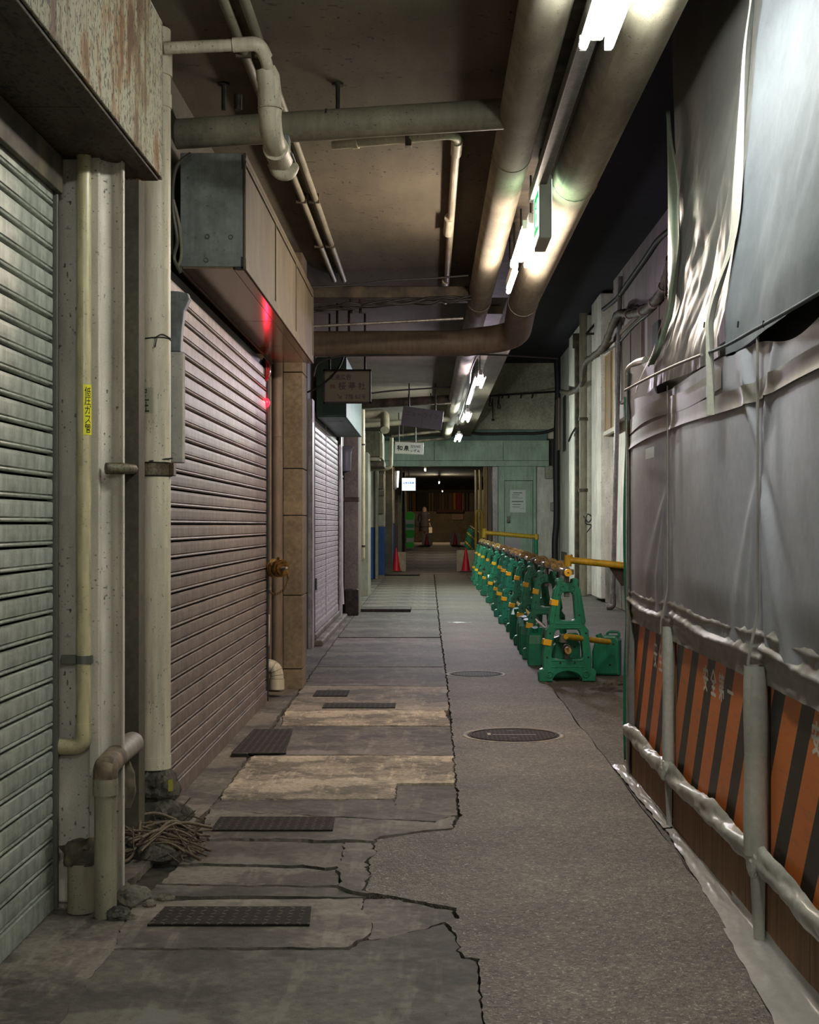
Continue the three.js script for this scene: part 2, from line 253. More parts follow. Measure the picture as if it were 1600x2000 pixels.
// lettering: strokes on a 10 x 10 cell
const GLYPH = {
  安: [[5,0,5,1.5],[1,3,1,1.5,9,1.5,9,3],[4.5,2.5,2.5,6,7.5,9.5],[7,4.2,5,8,1.5,9.5],[.5,4.8,9.5,4.8]],
  全: [[5,0,.5,4],[5,0,9.5,4],[2.5,4.5,7.5,4.5],[2.5,6.8,7.5,6.8],[1,9.5,9,9.5],[5,4.5,5,9.5]],
  第: [[2,0,1,1.8],[2,.9,4.5,.9],[6.5,0,5.5,1.8],[6.5,.9,9,.9],[1.5,2.8,8,2.8,8,4.6],[1.8,4.6,8,4.6],[1.8,4.6,1.4,6.4,8.6,6.4,8,8.6],[5,2.8,5,10],[4.8,6.4,1,9.6]],
  一: [[.5,5,9.5,5]],
  和: [[3.8,.5,1,1.4],[.3,3,4.8,3],[2.6,1,2.6,9.8],[2.6,3.4,.4,7],[2.6,4,4.6,6.4],[5.8,2,5.8,8.6],[5.8,2,9.4,2,9.4,8.6],[5.8,8,9.4,8]],
  泉: [[5,0,4.4,1],[2.4,1.2,7.6,1.2,7.6,4.4,2.4,4.4,2.4,1.2],[2.4,2.8,7.6,2.8],[5,4.6,5,9.6,4.2,9.2],[1,5.8,3.8,5.8,.8,9],[8.4,5.2,6,6.6],[5.4,6,9.4,9.4]],
  い: [[1.5,2,1.8,6.5,3.5,8.5,4.5,7],[7.5,2.5,8.8,6]], ず: [[.5,2.5,8,2.5],[5,.5,5,6,3.8,6.5,3.6,5,5,4.8,5,7,3.2,9.6],[8,.2,8.8,1.2],[9,0,9.8,1]], み: [[2,2,5.5,2,2.5,8,1,7,3,5.5,9,8],[8,4,7,9.5]],
  ニ: [[2,2.5,8,2.5],[1,8,9,8]], ュ: [[3,5,7,5,6.6,8.5],[2,8.5,8,8.5]], ー: [[1,5,9,5]], ラ: [[2,1.5,8,1.5],[1.2,4,8.6,4,7,7.5,3.5,9.8]], イ: [[7.5,.5,1.5,5.5],[5,3.2,5,9.8]], ン: [[1.5,1.8,3.8,3.2],[1.5,9,6,7.5,8.8,2.5]],
  低: [[2.5,0,.5,4],[1.8,2.5,1.8,10],[9,.6,4.2,1.6],[4.2,1.6,4.2,8,6,7.4],[4.2,4.6,9.5,4.6],[6.6,1.2,7.6,6.4,9.6,8],[4,9.6,8.4,9.6]],
  圧: [[1.5,.8,9.4,.8],[1.5,.8,1.5,6,.3,9.8],[5.8,2.4,5.8,9],[3.2,5,8.6,5],[2.4,9.2,9.6,9.2]],
  ガ: [[.8,3,7.4,3,7,9,5.4,8.4],[4.2,.6,4,5,1,9.4],[8,.2,8.8,1.4],[9,0,9.8,1.2]], ス: [[1.5,1.5,8,1.5,6,5.5,1,9.6],[5.4,5.8,9.2,9.4]],
  管: [[2,0,1,1.8],[2,.9,4.5,.9],[6.5,0,5.5,1.8],[6.5,.9,9,.9],[1,4,1,2.8,9,2.8,9,4],[3,4.2,7.2,4.2,7.2,6.2,3,6.2],[3,4.2,3,10],[3,7.4,7.8,7.4,7.8,9.8,3,9.8]],
  交: [[5,0,5,1.6],[.6,2,9.4,2],[3.4,2.8,1.4,4.6],[6.6,2.8,8.8,4.6],[7,4.6,4,8.4,.8,9.8],[3,4.8,6,8.2,9.6,9.8]],
  通: [[1.2,.8,2.4,2],[.4,4,2,4,2,8],[.4,9.6,2,8,5,9.6,9.8,9.6],[4,.8,8.4,.8,6.6,2.2],[3.8,2.8,3.8,8.6],[3.8,2.8,8.8,2.8,8.8,8.6],[3.8,4.6,8.8,4.6],[3.8,6.4,8.8,6.4],[6.3,2.8,6.3,8.6]],
  広: [[5.4,0,5.4,1.6],[1.6,1.6,9.6,1.6],[1.6,1.6,1.4,6,.3,9.8],[5.6,3,3.2,9,8.4,8.2],[7,6.4,9,9.8]],
  告: [[2.6,.4,1.2,3.2],[1.8,2,8.6,2],[5,0,5,4.4],[.4,4.4,9.6,4.4],[2,6,8,6,8,9.6,2,9.6,2,6]],
  桜: [[.2,2.8,4,2.8],[2.1,.2,2.1,9.8],[2.1,3.4,.2,7],[2.3,4,4,5.6],[4.6,.6,5.4,2.2],[6.6,.2,7,2],[9.2,.4,8,2.4],[4,5,9.8,5],[6.6,3,5,7,9,9.6],[8.4,5.2,7,8,4,9.8]],
  華: [[.8,1.4,9.2,1.4],[3.2,.2,3.2,2.6],[6.8,.2,6.8,2.6],[1.4,3.6,8.6,3.6],[.4,5.4,9.6,5.4],[1.4,7.2,8.6,7.2],[3,2.8,3,7.2],[7,2.8,7,7.2],[5,2.6,5,10]],
  社: [[2.2,.2,2.6,1.6],[.4,2.6,4.2,2.6,.6,6.6],[2.4,5,2.4,9.8],[2.8,5,4.4,6.6],[5.2,4,9.4,4],[7.2,.8,7.2,9.2],[4.8,9.2,9.8,9.2]],
  株: [[.2,2.8,4,2.8],[2.1,.2,2.1,9.8],[2.1,3.4,.2,7],[2.3,4,4,5.6],[5.6,1,4.6,3.4],[5,2.8,9.4,2.8],[4.2,5.2,9.8,5.2],[7.2,.4,7.2,9.8],[7,5.4,4.4,9],[7.4,5.4,9.8,9]],
  階: [[1,.6,1,10],[1,.6,3.4,.6,2.4,3,3.4,5,1.6,6],[4.6,.6,4.6,4,6.2,3.4],[4.6,2,6.2,2],[9.4,.8,7.4,1.6],[7.2,.4,7.2,3.6,9.6,3.6],[4.8,5.4,9,5.4,9,9.8,4.8,9.8,4.8,5.4],[4.8,7.6,9,7.6]],
  号: [[2.4,.6,7.6,.6,7.6,3.2,2.4,3.2,2.4,.6],[.4,4.8,9.6,4.8],[3.6,4.8,3,6.6,7.6,6.6,7,9.8,5,9.2]],
  へ: [[.5,6,3.5,3,9.5,8]], '↘': [[1,1,8,8.5],[8,8.5,3,8],[8,8.5,8,4]],
};
function glyph(ctx, ch, x, y, w, h, lw) {
  ctx.lineWidth = lw; ctx.lineCap = 'round'; ctx.lineJoin = 'round';
  for (const s of GLYPH[ch] || []) { ctx.beginPath(); for (let i = 0; i < s.length; i += 2) { const a = x + s[i] / 10 * w, b = y + s[i + 1] / 10 * h; i ? ctx.lineTo(a, b) : ctx.moveTo(a, b); } ctx.stroke(); }
}
const line = (ctx, str, x, y, s, gap, lw, vert) => { [...str].forEach((c, i) => glyph(ctx, c, x + (vert ? 0 : i * (s + gap)), y + (vert ? i * (s + gap) : 0), s, s, lw)); };
function canvasTex(w, h, draw) { const c = document.createElement('canvas'); c.width = w; c.height = h; const x = c.getContext('2d'); draw(x, w, h); const t = new THREE.CanvasTexture(c); t.colorSpace = THREE.SRGBColorSpace; return t; }
const face = (w, h) => new THREE.PlaneGeometry(w, h);

// ---------- setting ----------
const floor = struct('floor');
part(floor, 'sub_base', dbox(-1.9, 3.4, -0.3, -0.03, -6, 42, 0), mt.soil);
const nz = (x, z, s) => vn(x * 9 + 50, z * 9 + 50, 4096, s) - 0.5 + 0.7 * (vn(x * 31 + 90, z * 31 + 90, 4096, s + 1) - 0.5) + 0.5 * (vn(x * 80 + 90, z * 80 + 90, 4096, s + 2) - 0.5);
let slabNo = 0;
function slab(pts, m, o = {}) {                       // an irregular cast piece of paving with worn edges
  const { gap = 0.0022, rag = 0.014, y = 0, name = 'concrete_slab' } = o, dense = [], near = -pts.reduce((a, q) => a + q[1], 0) / pts.length < 6.6, gp = near ? gap - 0.0055 : gap, yy = y + 0.0004 * (slabNo++ % 7);
  for (let i = 0; i < pts.length; i++) {
    const a = pts[i], b = pts[(i + 1) % pts.length], L = Math.hypot(b[0] - a[0], b[1] - a[1]), n = Math.min(120, Math.max(1, Math.round(L / 0.025)));
    for (let k = 0; k < n; k++) dense.push([lerp(a[0], b[0], k / n), lerp(a[1], b[1], k / n)]);
  }
  let q = dense.map(([x, z]) => [x + rag * nz(x, z, 5), z + rag * nz(x, z, 9)]), area = 0;
  q.forEach((a, i) => { const b = q[(i + 1) % q.length]; area += a[0] * b[1] - b[0] * a[1]; });
  const sg = area > 0 ? 1 : -1;
  q = q.map((c, i) => { const a = q[(i + q.length - 1) % q.length], b = q[(i + 1) % q.length], dx = b[0] - a[0], dz = b[1] - a[1], l = Math.hypot(dx, dz) || 1; return [c[0] - sg * dz / l * gp, c[1] + sg * dx / l * gp]; });
  const g = extr(q.map(([x, z]) => [x, -z]), 0.03, 0); g.rotateX(-Math.PI / 2); g.translate(0, yy - 0.03, 0);
  return part(floor, name, g, m);
}
const LW = (py, x = -1.0) => { const d = F * EYE / (py - CY); return [x, -d]; };
const g = (px, py) => G(px, py);
const NEAR = 3000;
// apron by the shutters
slab([LW(NEAR, -1.45), LW(NEAR, -0.98), LW(1857, -0.97), LW(1760, -1.02), LW(1725, -1.09), LW(1725, -1.45)], mt.conc[0], { y: 0.002 });
slab([LW(1725, -1.45), LW(1725, -1.09), LW(1580, -1.0), LW(1400, -1.02), LW(1345, -1.02), LW(1345, -1.45)], mt.conc[3], { y: 0.004 });
slab([LW(1345, -1.45), LW(1345, -1.02), LW(1260, -1.05), LW(1190, -1.08), LW(1190, -1.45)], mt.conc[0], { y: 0.006 });
slab([LW(1190, -1.85), LW(1190, -1.08), LW(1122, -1.1), LW(1122, -1.85)], mt.conc[3], { y: 0.0 });
// slabs between apron and crack
slab([LW(1122, -1.09), g(847, 1122), g(854, 1190), LW(1190, -1.07)], mt.conc[0]);
slab([LW(1191, -1.07), g(854, 1191), g(860, 1245), LW(1245, -1.05)], mt.conc[4], { y: 0.002 });
slab([LW(1246, -1.05), g(860, 1246), g(868, 1302), LW(1302, -1.03)], mt.conc[2], { y: -0.002 });
slab([LW(1303, -1.03), g(868, 1303), g(873, 1340), LW(1338, -1.01)], mt.conc[2], { y: 0.0 });
slab([LW(1339, -1.01), g(873, 1341), g(877, 1388), g(560, 1388), LW(1390, -1.0)], mt.conc[1], { y: 0.001, gap: 0.0012 });
slab([g(558, 1389), g(868, 1388), g(881, 1418), g(548, 1418)], mt.concLight, { y: 0.003 });
slab([LW(1391, -1.0), g(557, 1390), g(547, 1419), g(496, 1476), LW(1478, -0.99)], mt.conc[3], { gap: 0.0012 });
slab([g(546, 1419), g(881, 1420), g(885, 1475), g(497, 1475)], mt.concSmooth, { gap: 0.0012 });
slab([g(496, 1477), g(885, 1477), g(890, 1531), g(775, 1531), g(770, 1562), g(430, 1561), g(440, 1540)], mt.concLight, { y: 0.002, gap: 0.0012, rag: 0.02 });
slab([LW(1479, -0.99), g(495, 1478), g(438, 1541), g(428, 1562), g(410, 1580), LW(1583, -0.99)], mt.conc[3], { gap: 0.0018 });
slab([g(776, 1533), g(890, 1533), g(895, 1590), g(868, 1592), g(771, 1572)], mt.concSmooth, { y: -0.004, gap: 0.0024 });
slab([g(428, 1563), g(770, 1563), g(770, 1574), g(868, 1593), g(880, 1592), g(855, 1605), g(700, 1596), g(560, 1590), g(412, 1582)], mt.conc[2], { gap: 0.0018, rag: 0.03 });
slab([LW(1585, -0.99), g(412, 1584), g(560, 1593), g(700, 1600), g(852, 1609), g(882, 1596), g(893, 1607), g(880, 1619), g(800, 1627), g(738, 1636), g(728, 1645), g(668, 1642), g(405, 1639), LW(1640, -0.95)], mt.conc[3], { y: 0.004, gap: 0.0030, rag: 0.03 });
slab([LW(1642, -0.95), g(405, 1641), g(668, 1646), g(662, 1690), g(640, 1694), g(590, 1688), g(400, 1684), LW(1686, -0.96)], mt.conc[4], { y: -0.004, gap: 0.0030, rag: 0.02 });
slab([LW(1688, -0.96), g(400, 1687), g(590, 1691), g(640, 1697), g(660, 1695), g(655, 1725), LW(1722, -0.98)], mt.conc[0], { y: -0.01, gap: 0.0030, rag: 0.02 });
slab([g(672, 1647), g(728, 1648), g(722, 1690), g(714, 1744), g(660, 1729), g(664, 1690)], mt.conc[2], { y: 0.0, gap: 0.0036, rag: 0.03 });
slab([LW(1724, -1.0), g(655, 1729), g(662, 1732), g(712, 1746), g(500, 1744), LW(1744, -1.0)], mt.conc[4], { y: -0.012, gap: 0.0036, rag: 0.02 });
slab([LW(1763, -1.0), g(480, 1759), g(706, 1758), g(712, 1770), g(705, 1780), g(728, 1800), g(725, 1822), g(716, 1832), g(683, 1852), g(300, 1853), LW(1855, -0.97)], mt.conc[3], { y: 0.004, gap: 0.0030, rag: 0.02 });
slab([g(708, 1756), g(760, 1753), g(830, 1764), g(868, 1773), g(891, 1777), g(891, 1795), g(868, 1800), g(850, 1808), g(800, 1817), g(735, 1833), g(722, 1830), g(732, 1802), g(708, 1780), g(715, 1770)], mt.conc[2], { y: -0.004, gap: 0.0042, rag: 0.03 });
slab([LW(1858, -0.965), g(300, 1857), g(686, 1856), g(720, 1837), g(735, 1838), g(800, 1822), g(850, 1812), g(868, 1806), g(880, 1822), g(894, 1838), g(895, 1850), g(888, 1858), g(899, 1872), g(928, 1878), g(938, 1950), g(946, 2000), g(1000, NEAR), LW(NEAR, -0.97)], mt.conc[4], { y: 0.0, gap: 0.0030, rag: 0.015 });
// trodden strip in the middle and the older surface at the right
slab([g(849, 1122), g(856, 1190), g(862, 1245), g(870, 1302), g(875, 1341), g(879, 1388), g(883, 1419), g(887, 1476), g(892, 1532), g(899, 1592), g(895, 1608), g(882, 1621), g(800, 1630), g(740, 1639), g(732, 1648), g(725, 1692), g(717, 1743), g(762, 1750), g(832, 1761), g(870, 1770), g(894, 1774), g(894, 1797), g(874, 1803), g(884, 1820), g(898, 1838), g(899, 1850), g(893, 1858), g(903, 1870), g(932, 1875), g(942, 1950), g(950, 2000), g(1005, NEAR), LW(NEAR, 0.98), LW(1122, 0.98)], mt.asphalt, { gap: 0.0024, name: 'asphalt_strip', rag: 0.02 });
slab([LW(NEAR, 0.985), LW(1122, 0.985), LW(1122, 3.1), LW(NEAR, 3.1)], mt.asphaltDark, { y: -0.006, gap: 0.0012, name: 'asphalt_strip' });
part(floor, 'concrete_slab', dbox(-1.9, 3.4, -0.1, 0, -6, 1.85, 0), mt.conc[3]);
part(floor, 'concrete_slab', [dbox(-1.9, 3.2, -0.1, 0.0, 37.55, 42.05, 0)], mt.concSmooth);
part(floor, 'ramp', extr([[42, -0.1], [56, -0.1], [56, 0.5], [42, 0]], 5.1, 0).rotateY(Math.PI / 2).translate(-1.9, 0, 0), mt.concSmooth);
part(floor, 'concrete_slab', dbox(-1.9, 3.2, -0.1, 0.5, 56, 72, 0), mt.conc[0]);
const farFloor = (d) => d < 42 ? 0 : d < 56 ? (d - 42) / 14 * 0.5 : 0.5;

const ceil = struct('ceiling');
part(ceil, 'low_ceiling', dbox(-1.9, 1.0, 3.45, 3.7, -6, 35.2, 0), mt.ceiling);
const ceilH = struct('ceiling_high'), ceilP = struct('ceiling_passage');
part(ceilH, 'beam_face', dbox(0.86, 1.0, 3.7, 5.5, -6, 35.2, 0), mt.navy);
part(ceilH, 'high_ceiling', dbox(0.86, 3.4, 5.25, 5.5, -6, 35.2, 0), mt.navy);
part(ceilP, 'passage_ceiling', dbox(-1.9, 3.2, 3.02, 3.25, 35.3, 72, 0), mt.ceiling);
const wallL = struct('wall_left');
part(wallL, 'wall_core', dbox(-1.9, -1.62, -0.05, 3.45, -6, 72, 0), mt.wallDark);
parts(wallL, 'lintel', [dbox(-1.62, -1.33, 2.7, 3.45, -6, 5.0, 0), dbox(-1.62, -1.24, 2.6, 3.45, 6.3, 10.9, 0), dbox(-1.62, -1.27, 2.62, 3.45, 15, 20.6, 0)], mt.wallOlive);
// first pillar: a face turned to the passage with ribs
const D1 = 4.92;
part(wallL, 'pillar', dbox(-1.62, X(195, D1), 0, 3.45, D1, 5.06, 0.012), mt.wallWhite);
part(wallL, 'pilaster', dbox(X(176, D1) , X(197, D1), 0, 2.6, D1 - 0.022, D1 + 0.1, 0.006), mt.wallWhite);
part(wallL, 'pilaster', grid(16, 1, (u, v) => V(lerp(X(195, D1), X(238, D1), u), v * 3.45, -(D1 + 0.005 + 0.045 * Math.sin(u * Math.PI * 0.85) ** 1.5))), mt.wallWhite);
part(wallL, 'pilaster', dbox(X(234, D1), X(238, D1), 0, 3.45, D1 + 0.02, D1 + 0.05, 0.003), mt.wallWhite);
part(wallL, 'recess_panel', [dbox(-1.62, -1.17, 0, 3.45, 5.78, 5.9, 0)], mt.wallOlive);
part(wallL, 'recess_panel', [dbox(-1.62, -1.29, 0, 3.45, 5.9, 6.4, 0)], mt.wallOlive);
// second pillar with tiles
const D2 = 11.3;
for (const [y0, y1] of [[0, 0.16], [0.166, 0.74], [0.746, 1.37], [1.376, 1.74], [1.746, 2.5], [2.506, 3.45]]) part(wallL, 'stone_cladding', dbox(X(553, D2), X(591, D2), y0, y1, D2, D2 + 0.4, 0.006), mt.wallTan);
part(wallL, 'pillar', dbox(-1.62, X(556, D2), 0, 3.45, D2 + 0.05, D2 + 0.6, 0.01), mt.wallTan);
part(wallL, 'pillar', dbox(-1.62, X(602, 15.0), 0, 3.45, 14.9, 15.2, 0.005), mt.wallDark);
part(wallL, 'jamb', dbox(X(602, 15.1), X(612, 15.1), 0, 2.62, 15.0, 15.25, 0.005), mt.shutC[0]);
part(wallL, 'kerb', dbox(-1.62, -1.13, 0, 0.07, 15.25, 19.9, 0.02), mt.conc[3]);
part(wallL, 'kerb', dbox(-1.62, -1.2, 0.07, 0.14, 15.25, 19.9, 0.02), mt.conc[3]);
part(wallL, 'jamb', dbox(X(660, 19.6), X(668, 19.6), 0, 2.62, 19.4, 19.75, 0.005), mt.shutC[0]);
// further pillars
const D3 = 20.6;
part(wallL, 'pillar', dbox(X(672, D3), X(700, D3), 0.0, 3.45, D3, D3 + 1.0, 0.01), M(C(0.26, 0.23, 0.195), { map: T.plaster, tile: 1.2 }));
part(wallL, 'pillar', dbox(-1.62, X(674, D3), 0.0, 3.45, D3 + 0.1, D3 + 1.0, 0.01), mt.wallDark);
part(wallL, 'band', dbox(X(670, D3), X(701, D3), Y(975, D3) - 0.03, Y(975, D3) + 0.03, D3 - 0.02, D3 + 0.3, 0.004), mt.pipeDark);
part(wallL, 'plinth', dbox(X(674, D3), X(701, D3), 0, 0.38, D3 - 0.14, D3, 0.02), mt.iron);
part(wallL, 'pillar', dbox(-1.62, X(719, 26), 0, 2.62, 26, 27.2, 0.01), M(C(0.33, 0.34, 0.28), { map: T.paint, tile: 1 }));
part(wallL, 'pillar', dbox(-1.62, X(733, 34.5), 1.24, 3.45, 34.5, 35.2, 0.006), mt.wallWhite);
part(wallL, 'pillar', dbox(-1.62, X(733, 34.5), 0, 1.236, 34.49, 35.2, 0.006), mt.blue);
part(wallL, 'post', dbox(X(733, 34.3), X(738.5, 34.3), 0, 2.62, 34.3, 34.6, 0.006), mt.pipeOlive);
part(wallL, 'wall_panel', dbox(-1.62, X(752, 37), 1.25, 3.1, 37, 37.3, 0), mt.wallWhite);
part(wallL, 'wall_panel', dbox(-1.62, X(752, 37), 0, 1.246, 36.99, 37.3, 0), mt.blue);
part(wallL, 'post', dbox(X(752, 37.4), X(767, 37.4), 0, 3.1, 37.4, 37.9, 0.02), M(C(0.2, 0.185, 0.15), { map: T.plaster, tile: 1 }));
part(wallL, 'wall_panel', dbox(-1.62, X(770.5, 41), 1.35, 3.1, 41, 41.3, 0), mt.wallWhite);
part(wallL, 'wall_panel', dbox(-1.62, X(770.5, 41), 0, 1.346, 40.99, 41.3, 0), mt.blue);
part(wallL, 'wall_panel', dbox(X(769, 42.5), X(777, 42.5), 0, 1.3, 42.5, 42.8, 0), M(C(0.07, 0.02, 0.018), { roughness: 0.5 }));
part(wallL, 'wall_panel', dbox(-1.62, X(777, 43), 1.3, 3.1, 42.9, 43.2, 0), mt.wallTan);
part(wallL, 'post', dbox(X(776, 43), X(785, 43), 0, 3.1, 43, 43.5, 0.02), mt.pipeOlive);
part(wallL, 'post', dbox(X(786, 47), X(791, 47), 0, 3.1, 47, 47.5, 0.02), mt.wallDark);

const wallR = struct('wall_right');
part(wallR, 'wall_core', dbox(3.1, 3.4, -0.05, 5.5, -6, 35.2, 0), mt.wallRight);
part(wallR, 'upper_panel', dbox(2.985, 3.11, 2.95, 5.25, 12, 23.2, 0.004), mt.wallMauve);
part(wallR, 'pilaster', dbox(2.93, 3.11, 0, 5.2, 26.6, 30.0, 0.02), mt.wallRight);
part(wallR, 'pilaster', dbox(2.88, 3.11, 0.05, 5.2, 24.1, 25.4, 0.02), mt.wallRight);
part(wallR, 'plinth', dbox(2.95, 3.11, 0, 0.62, 12, 24.0, 0.01), mt.conc[0]);
const wallP = struct('wall_passage');
part(wallP, 'passage_side', dbox(2.2, 2.4, 0, 3.1, 36, 72, 0), mt.wallDark);

const wallB = struct('wall_back');
const DB = 35;
part(wallB, 'upper_wall', dbox(0.8, 3.2, 3.38, 5.25, DB, DB + 0.25, 0), mt.backWall);
part(wallB, 'lower_wall', dbox(X(1046, DB), 3.2, 0, 3.4, DB, DB + 0.25, 0), mt.wallRight);
part(wallB, 'trim_board', dbox(-1.62, X(1068, DB), 3.34, 3.62, DB - 0.12, DB, 0.006), mt.tealDark);
for (const [a, b] of [[-1.62, X(848, DB)], [X(848.5, DB), X(982, DB)], [X(982.5, DB), X(1071, DB)]]) part(wallB, 'header_panel', dbox(a, b, 2.86, 3.33, DB - 0.2, DB - 0.02, 0.006), mt.header);
part(wallB, 'header_rail', dbox(-1.62, X(1071, DB), 3.31, 3.345, DB - 0.23, DB - 0.02, 0.006), mt.header);
part(wallB, 'header_rail', dbox(-1.62, X(1071, DB), 2.72, 2.855, DB - 0.22, DB - 0.02, 0.006), mt.header);
part(wallB, 'header_back', dbox(-1.62, 3.2, 2.72, 3.4, DB - 0.02, DB + 0.3, 0), mt.wallDark);
parts(wallB, 'door_surround', [dbox(X(973, DB), X(985, DB), 0, 2.72, DB - 0.1, DB + 0.1, 0.006), dbox(X(1041, DB), X(1046.5, DB), 0, 2.72, DB - 0.12, DB + 0.1, 0.006), dbox(X(985, DB), X(1041, DB), 2.38, 2.72, DB - 0.1, DB + 0.1, 0.004)], mt.header);
part(wallB, 'jamb', dbox(X(962, DB), X(972.5, DB), 0, 2.72, DB - 0.05, DB + 0.2, 0.006), M(C(0.3, 0.28, 0.27), { map: T.galv, tile: 0.6, roughness: 0.4, metalness: 0.3 }));
part(wallB, 'jamb', dbox(X(945, DB), X(952, DB), 0, 2.72, DB, DB + 0.2, 0.006), mt.ochre);
part(wallB, 'jamb', dbox(X(953, DB), X(961, DB), 0, 2.72, DB, DB + 0.2, 0.006), mt.panelBrown);
const door = struct('door_1');
const leaf = part(door, 'door_leaf', dbox(X(985.6, DB), X(1040.4, DB), 0.01, 2.37, DB - 0.05, DB + 0.03, 0.008), mt.header);
part(leaf, 'escutcheon', dbox(X(990, DB), X(997, DB), Y(1022, DB), Y(1008, DB), DB - 0.065, DB - 0.04, 0.004), mt.clampMetal);
part(leaf, 'door_handle', new THREE.SphereGeometry(0.035, 14, 10).translate(X(993, DB), Y(1018, DB), -(DB - 0.1)), mt.steel);
const wallEnd = struct('wall_far');
part(wallEnd, 'end_wall', dbox(-1.9, 3.2, 0.5, 1.95, 70, 70.3, 0), M(C(0.27, 0.225, 0.15), { map: T.plaster, tile: 2 }));
part(wallEnd, 'end_wall', dbox(-1.9, 3.2, 1.95, 3.1, 70.4, 70.7, 0), mt.wallDark);
part(wallEnd, 'beam', dbox(-1.0, 2.2, 2.72, 3.05, 58, 58.3, 0.01), M(C(0.05, 0.03, 0.028), {}));
part(wallEnd, 'counter', dbox(X(853, 70), X(905, 70), 1.9, 2.04, 69.6, 70.3, 0.01), M(C(0.09, 0.035, 0.02), {}));
{ // boards of the shuttered front at the far end
  const cols = [[793, 799, 0.18, 0.17, 0.15], [800, 804, 0.1, 0.1, 0.09], [805, 812, 0.2, 0.09, 0.03], [814, 834, 0.02, 0.018, 0.015], [837, 841, 0.2, 0.17, 0.11], [843, 847, 0.22, 0.2, 0.14], [848, 857, 0.09, 0.07, 0.05], [858, 862, 0.16, 0.14, 0.1], [863, 868, 0.2, 0.17, 0.12], [869, 875, 0.12, 0.1, 0.06], [876, 884, 0.18, 0.14, 0.09], [885, 891, 0.55, 0.26, 0.02], [892, 901, 0.4, 0.03, 0.02], [902, 908, 0.26, 0.2, 0.14], [911, 915, 0.14, 0.13, 0.12], [917, 926, 0.2, 0.2, 0.2], [928, 934, 0.1, 0.08, 0.05]];
  for (const [a, b, r, gg, bb] of cols) part(wallEnd, 'panel', dbox(X(a, 70), X(b, 70), 1.96, 2.86, 70.2, 70.35, 0.006), M(C(r, gg, bb), { map: T.wood, tile: 1 }));
}
const wallF = struct('wall_front');
part(wallF, 'wall_core', dbox(-1.9, 3.4, -0.05, 5.5, -6.3, -6, 0), mt.wallWhite);

// ---------- strip lamps along the passage ----------
function stripLamp(dA, dB, y, x, n, col, label, k = 1, name = 'strip_light') {
  const t = thing(name, label, 'light', V(x, y + 0.075, -(dA + dB) / 2), 'strip lights between the ceiling pipes');
  const w = n > 1 ? 0.1 : 0.05, hw = n > 1 ? 0.026 : 0.02;
  const lb = part(t, 'lamp_body', dbox(x - hw, x + hw, y + 0.02, y + 0.085, dA - 0.02, dB + 0.02, 0.01), mt.whitePlastic);
  if (n > 1) part(t, 'reflector', dbox(x - 0.05, x + 0.05, y + 0.019, y + 0.027, dA + 0.03, dB - 0.03, 0.003), mt.whitePlastic);
  parts(t, 'rod', [cyl(V(x, y + 0.08, -dA - 0.15), V(x, 3.45, -dA - 0.15), 0.006, 6), cyl(V(x, y + 0.08, -dB + 0.15), V(x, 3.45, -dB + 0.15), 0.006, 6)], mt.iron);
  for (let i = 0; i < n; i++) {
    const tx = x + (n > 1 ? (i ? 0.046 : -0.046) : 0);
    part(t, 'tube', cyl(V(tx, y, -dA), V(tx, y, -dB), 0.017, 12), glow(col[0], col[1], col[2], TUBE_GLOW));
    parts(lb, 'tube_holder', [dbox(tx - 0.014, tx + 0.014, y - 0.012, y + 0.04, dA - 0.03, dA - 0.005, 0.004), dbox(tx - 0.014, tx + 0.014, y - 0.012, y + 0.04, dB + 0.005, dB + 0.03, 0.004)], mt.whitePlastic);
  }
  const L = new THREE.RectAreaLight(C(...col), LAMP * k, w, dB - dA);
  L.name = 'strip_light_glow'; L.position.set(x, y - 0.022, -(dA + dB) / 2); L.rotation.x = -Math.PI / 2; scene.add(L);
  const np = n > 1 ? 4 : 2;
  for (let i = 0; i < np; i++) { const q = new THREE.PointLight(C(...col), SPREAD * k * (n > 1 ? 1 : 0.9)); q.name = 'strip_light_spread'; q.position.set(x, y - 0.05, -lerp(dA, dB, (i + 0.5) / np)); q.shadow.radius = 1.2; q.castShadow = true; scene.add(q); }
  return t;
}
const LX = 0.6, LY = 3.02;
const cool = [0.96, 1.0, 0.93], warm = [1.0, 0.83, 0.69], lilac = [0.96, 0.83, 1.0], green = [0.88, 1.0, 0.92];
stripLamp(3.92, 5.14, LY, LX, 2, cool, 'nearest bright twin-tube strip light at the top of the picture', 0.5);
stripLamp(-1.3, -0.1, LY, LX, 2, cool, 'twin-tube strip light hanging behind the viewer, nearest one out of view', 1.0);
stripLamp(8.3, 9.5, LY, LX, 2, warm, 'twin-tube strip light just behind the hanging exit sign', 1.0);
stripLamp(9.62, 10.45, LY - 0.02, LX - 0.02, 1, warm, 'short single-tube light beyond the exit sign', 1.0);
stripLamp(16.7, 17.9, LY, LX, 2, lilac, 'twin-tube strip light just past the cross pipe elbow', 1.8);
stripLamp(22.2, 23.8, LY, LX, 2, cool, 'twin-tube strip light fourth along between the pipes', 2.2);
stripLamp(27.6, 29.4, LY, LX - 0.02, 2, green, 'small far strip light in front of the green header', 2.8);
stripLamp(-5.5, -4.3, LY, LX, 2, cool, 'twin-tube strip light hanging farthest behind the viewer', 1.6);
{ // lamps of the further passage
  stripLamp(37.2, 38.4, 2.75, -0.1, 1, [1, 0.85, 0.6], 'warm strip light in the further passage beside the lit white sign', 1.4);
  stripLamp(48.6, 49.8, 2.75, 0.35, 1, [1, 0.9, 0.72], 'strip light midway along the further passage', 1.3);
  stripLamp(63.4, 64.6, 2.8, 0.6, 1, [1, 0.72, 0.42], 'dim warm strip light deep in the further passage', 3.4);
}

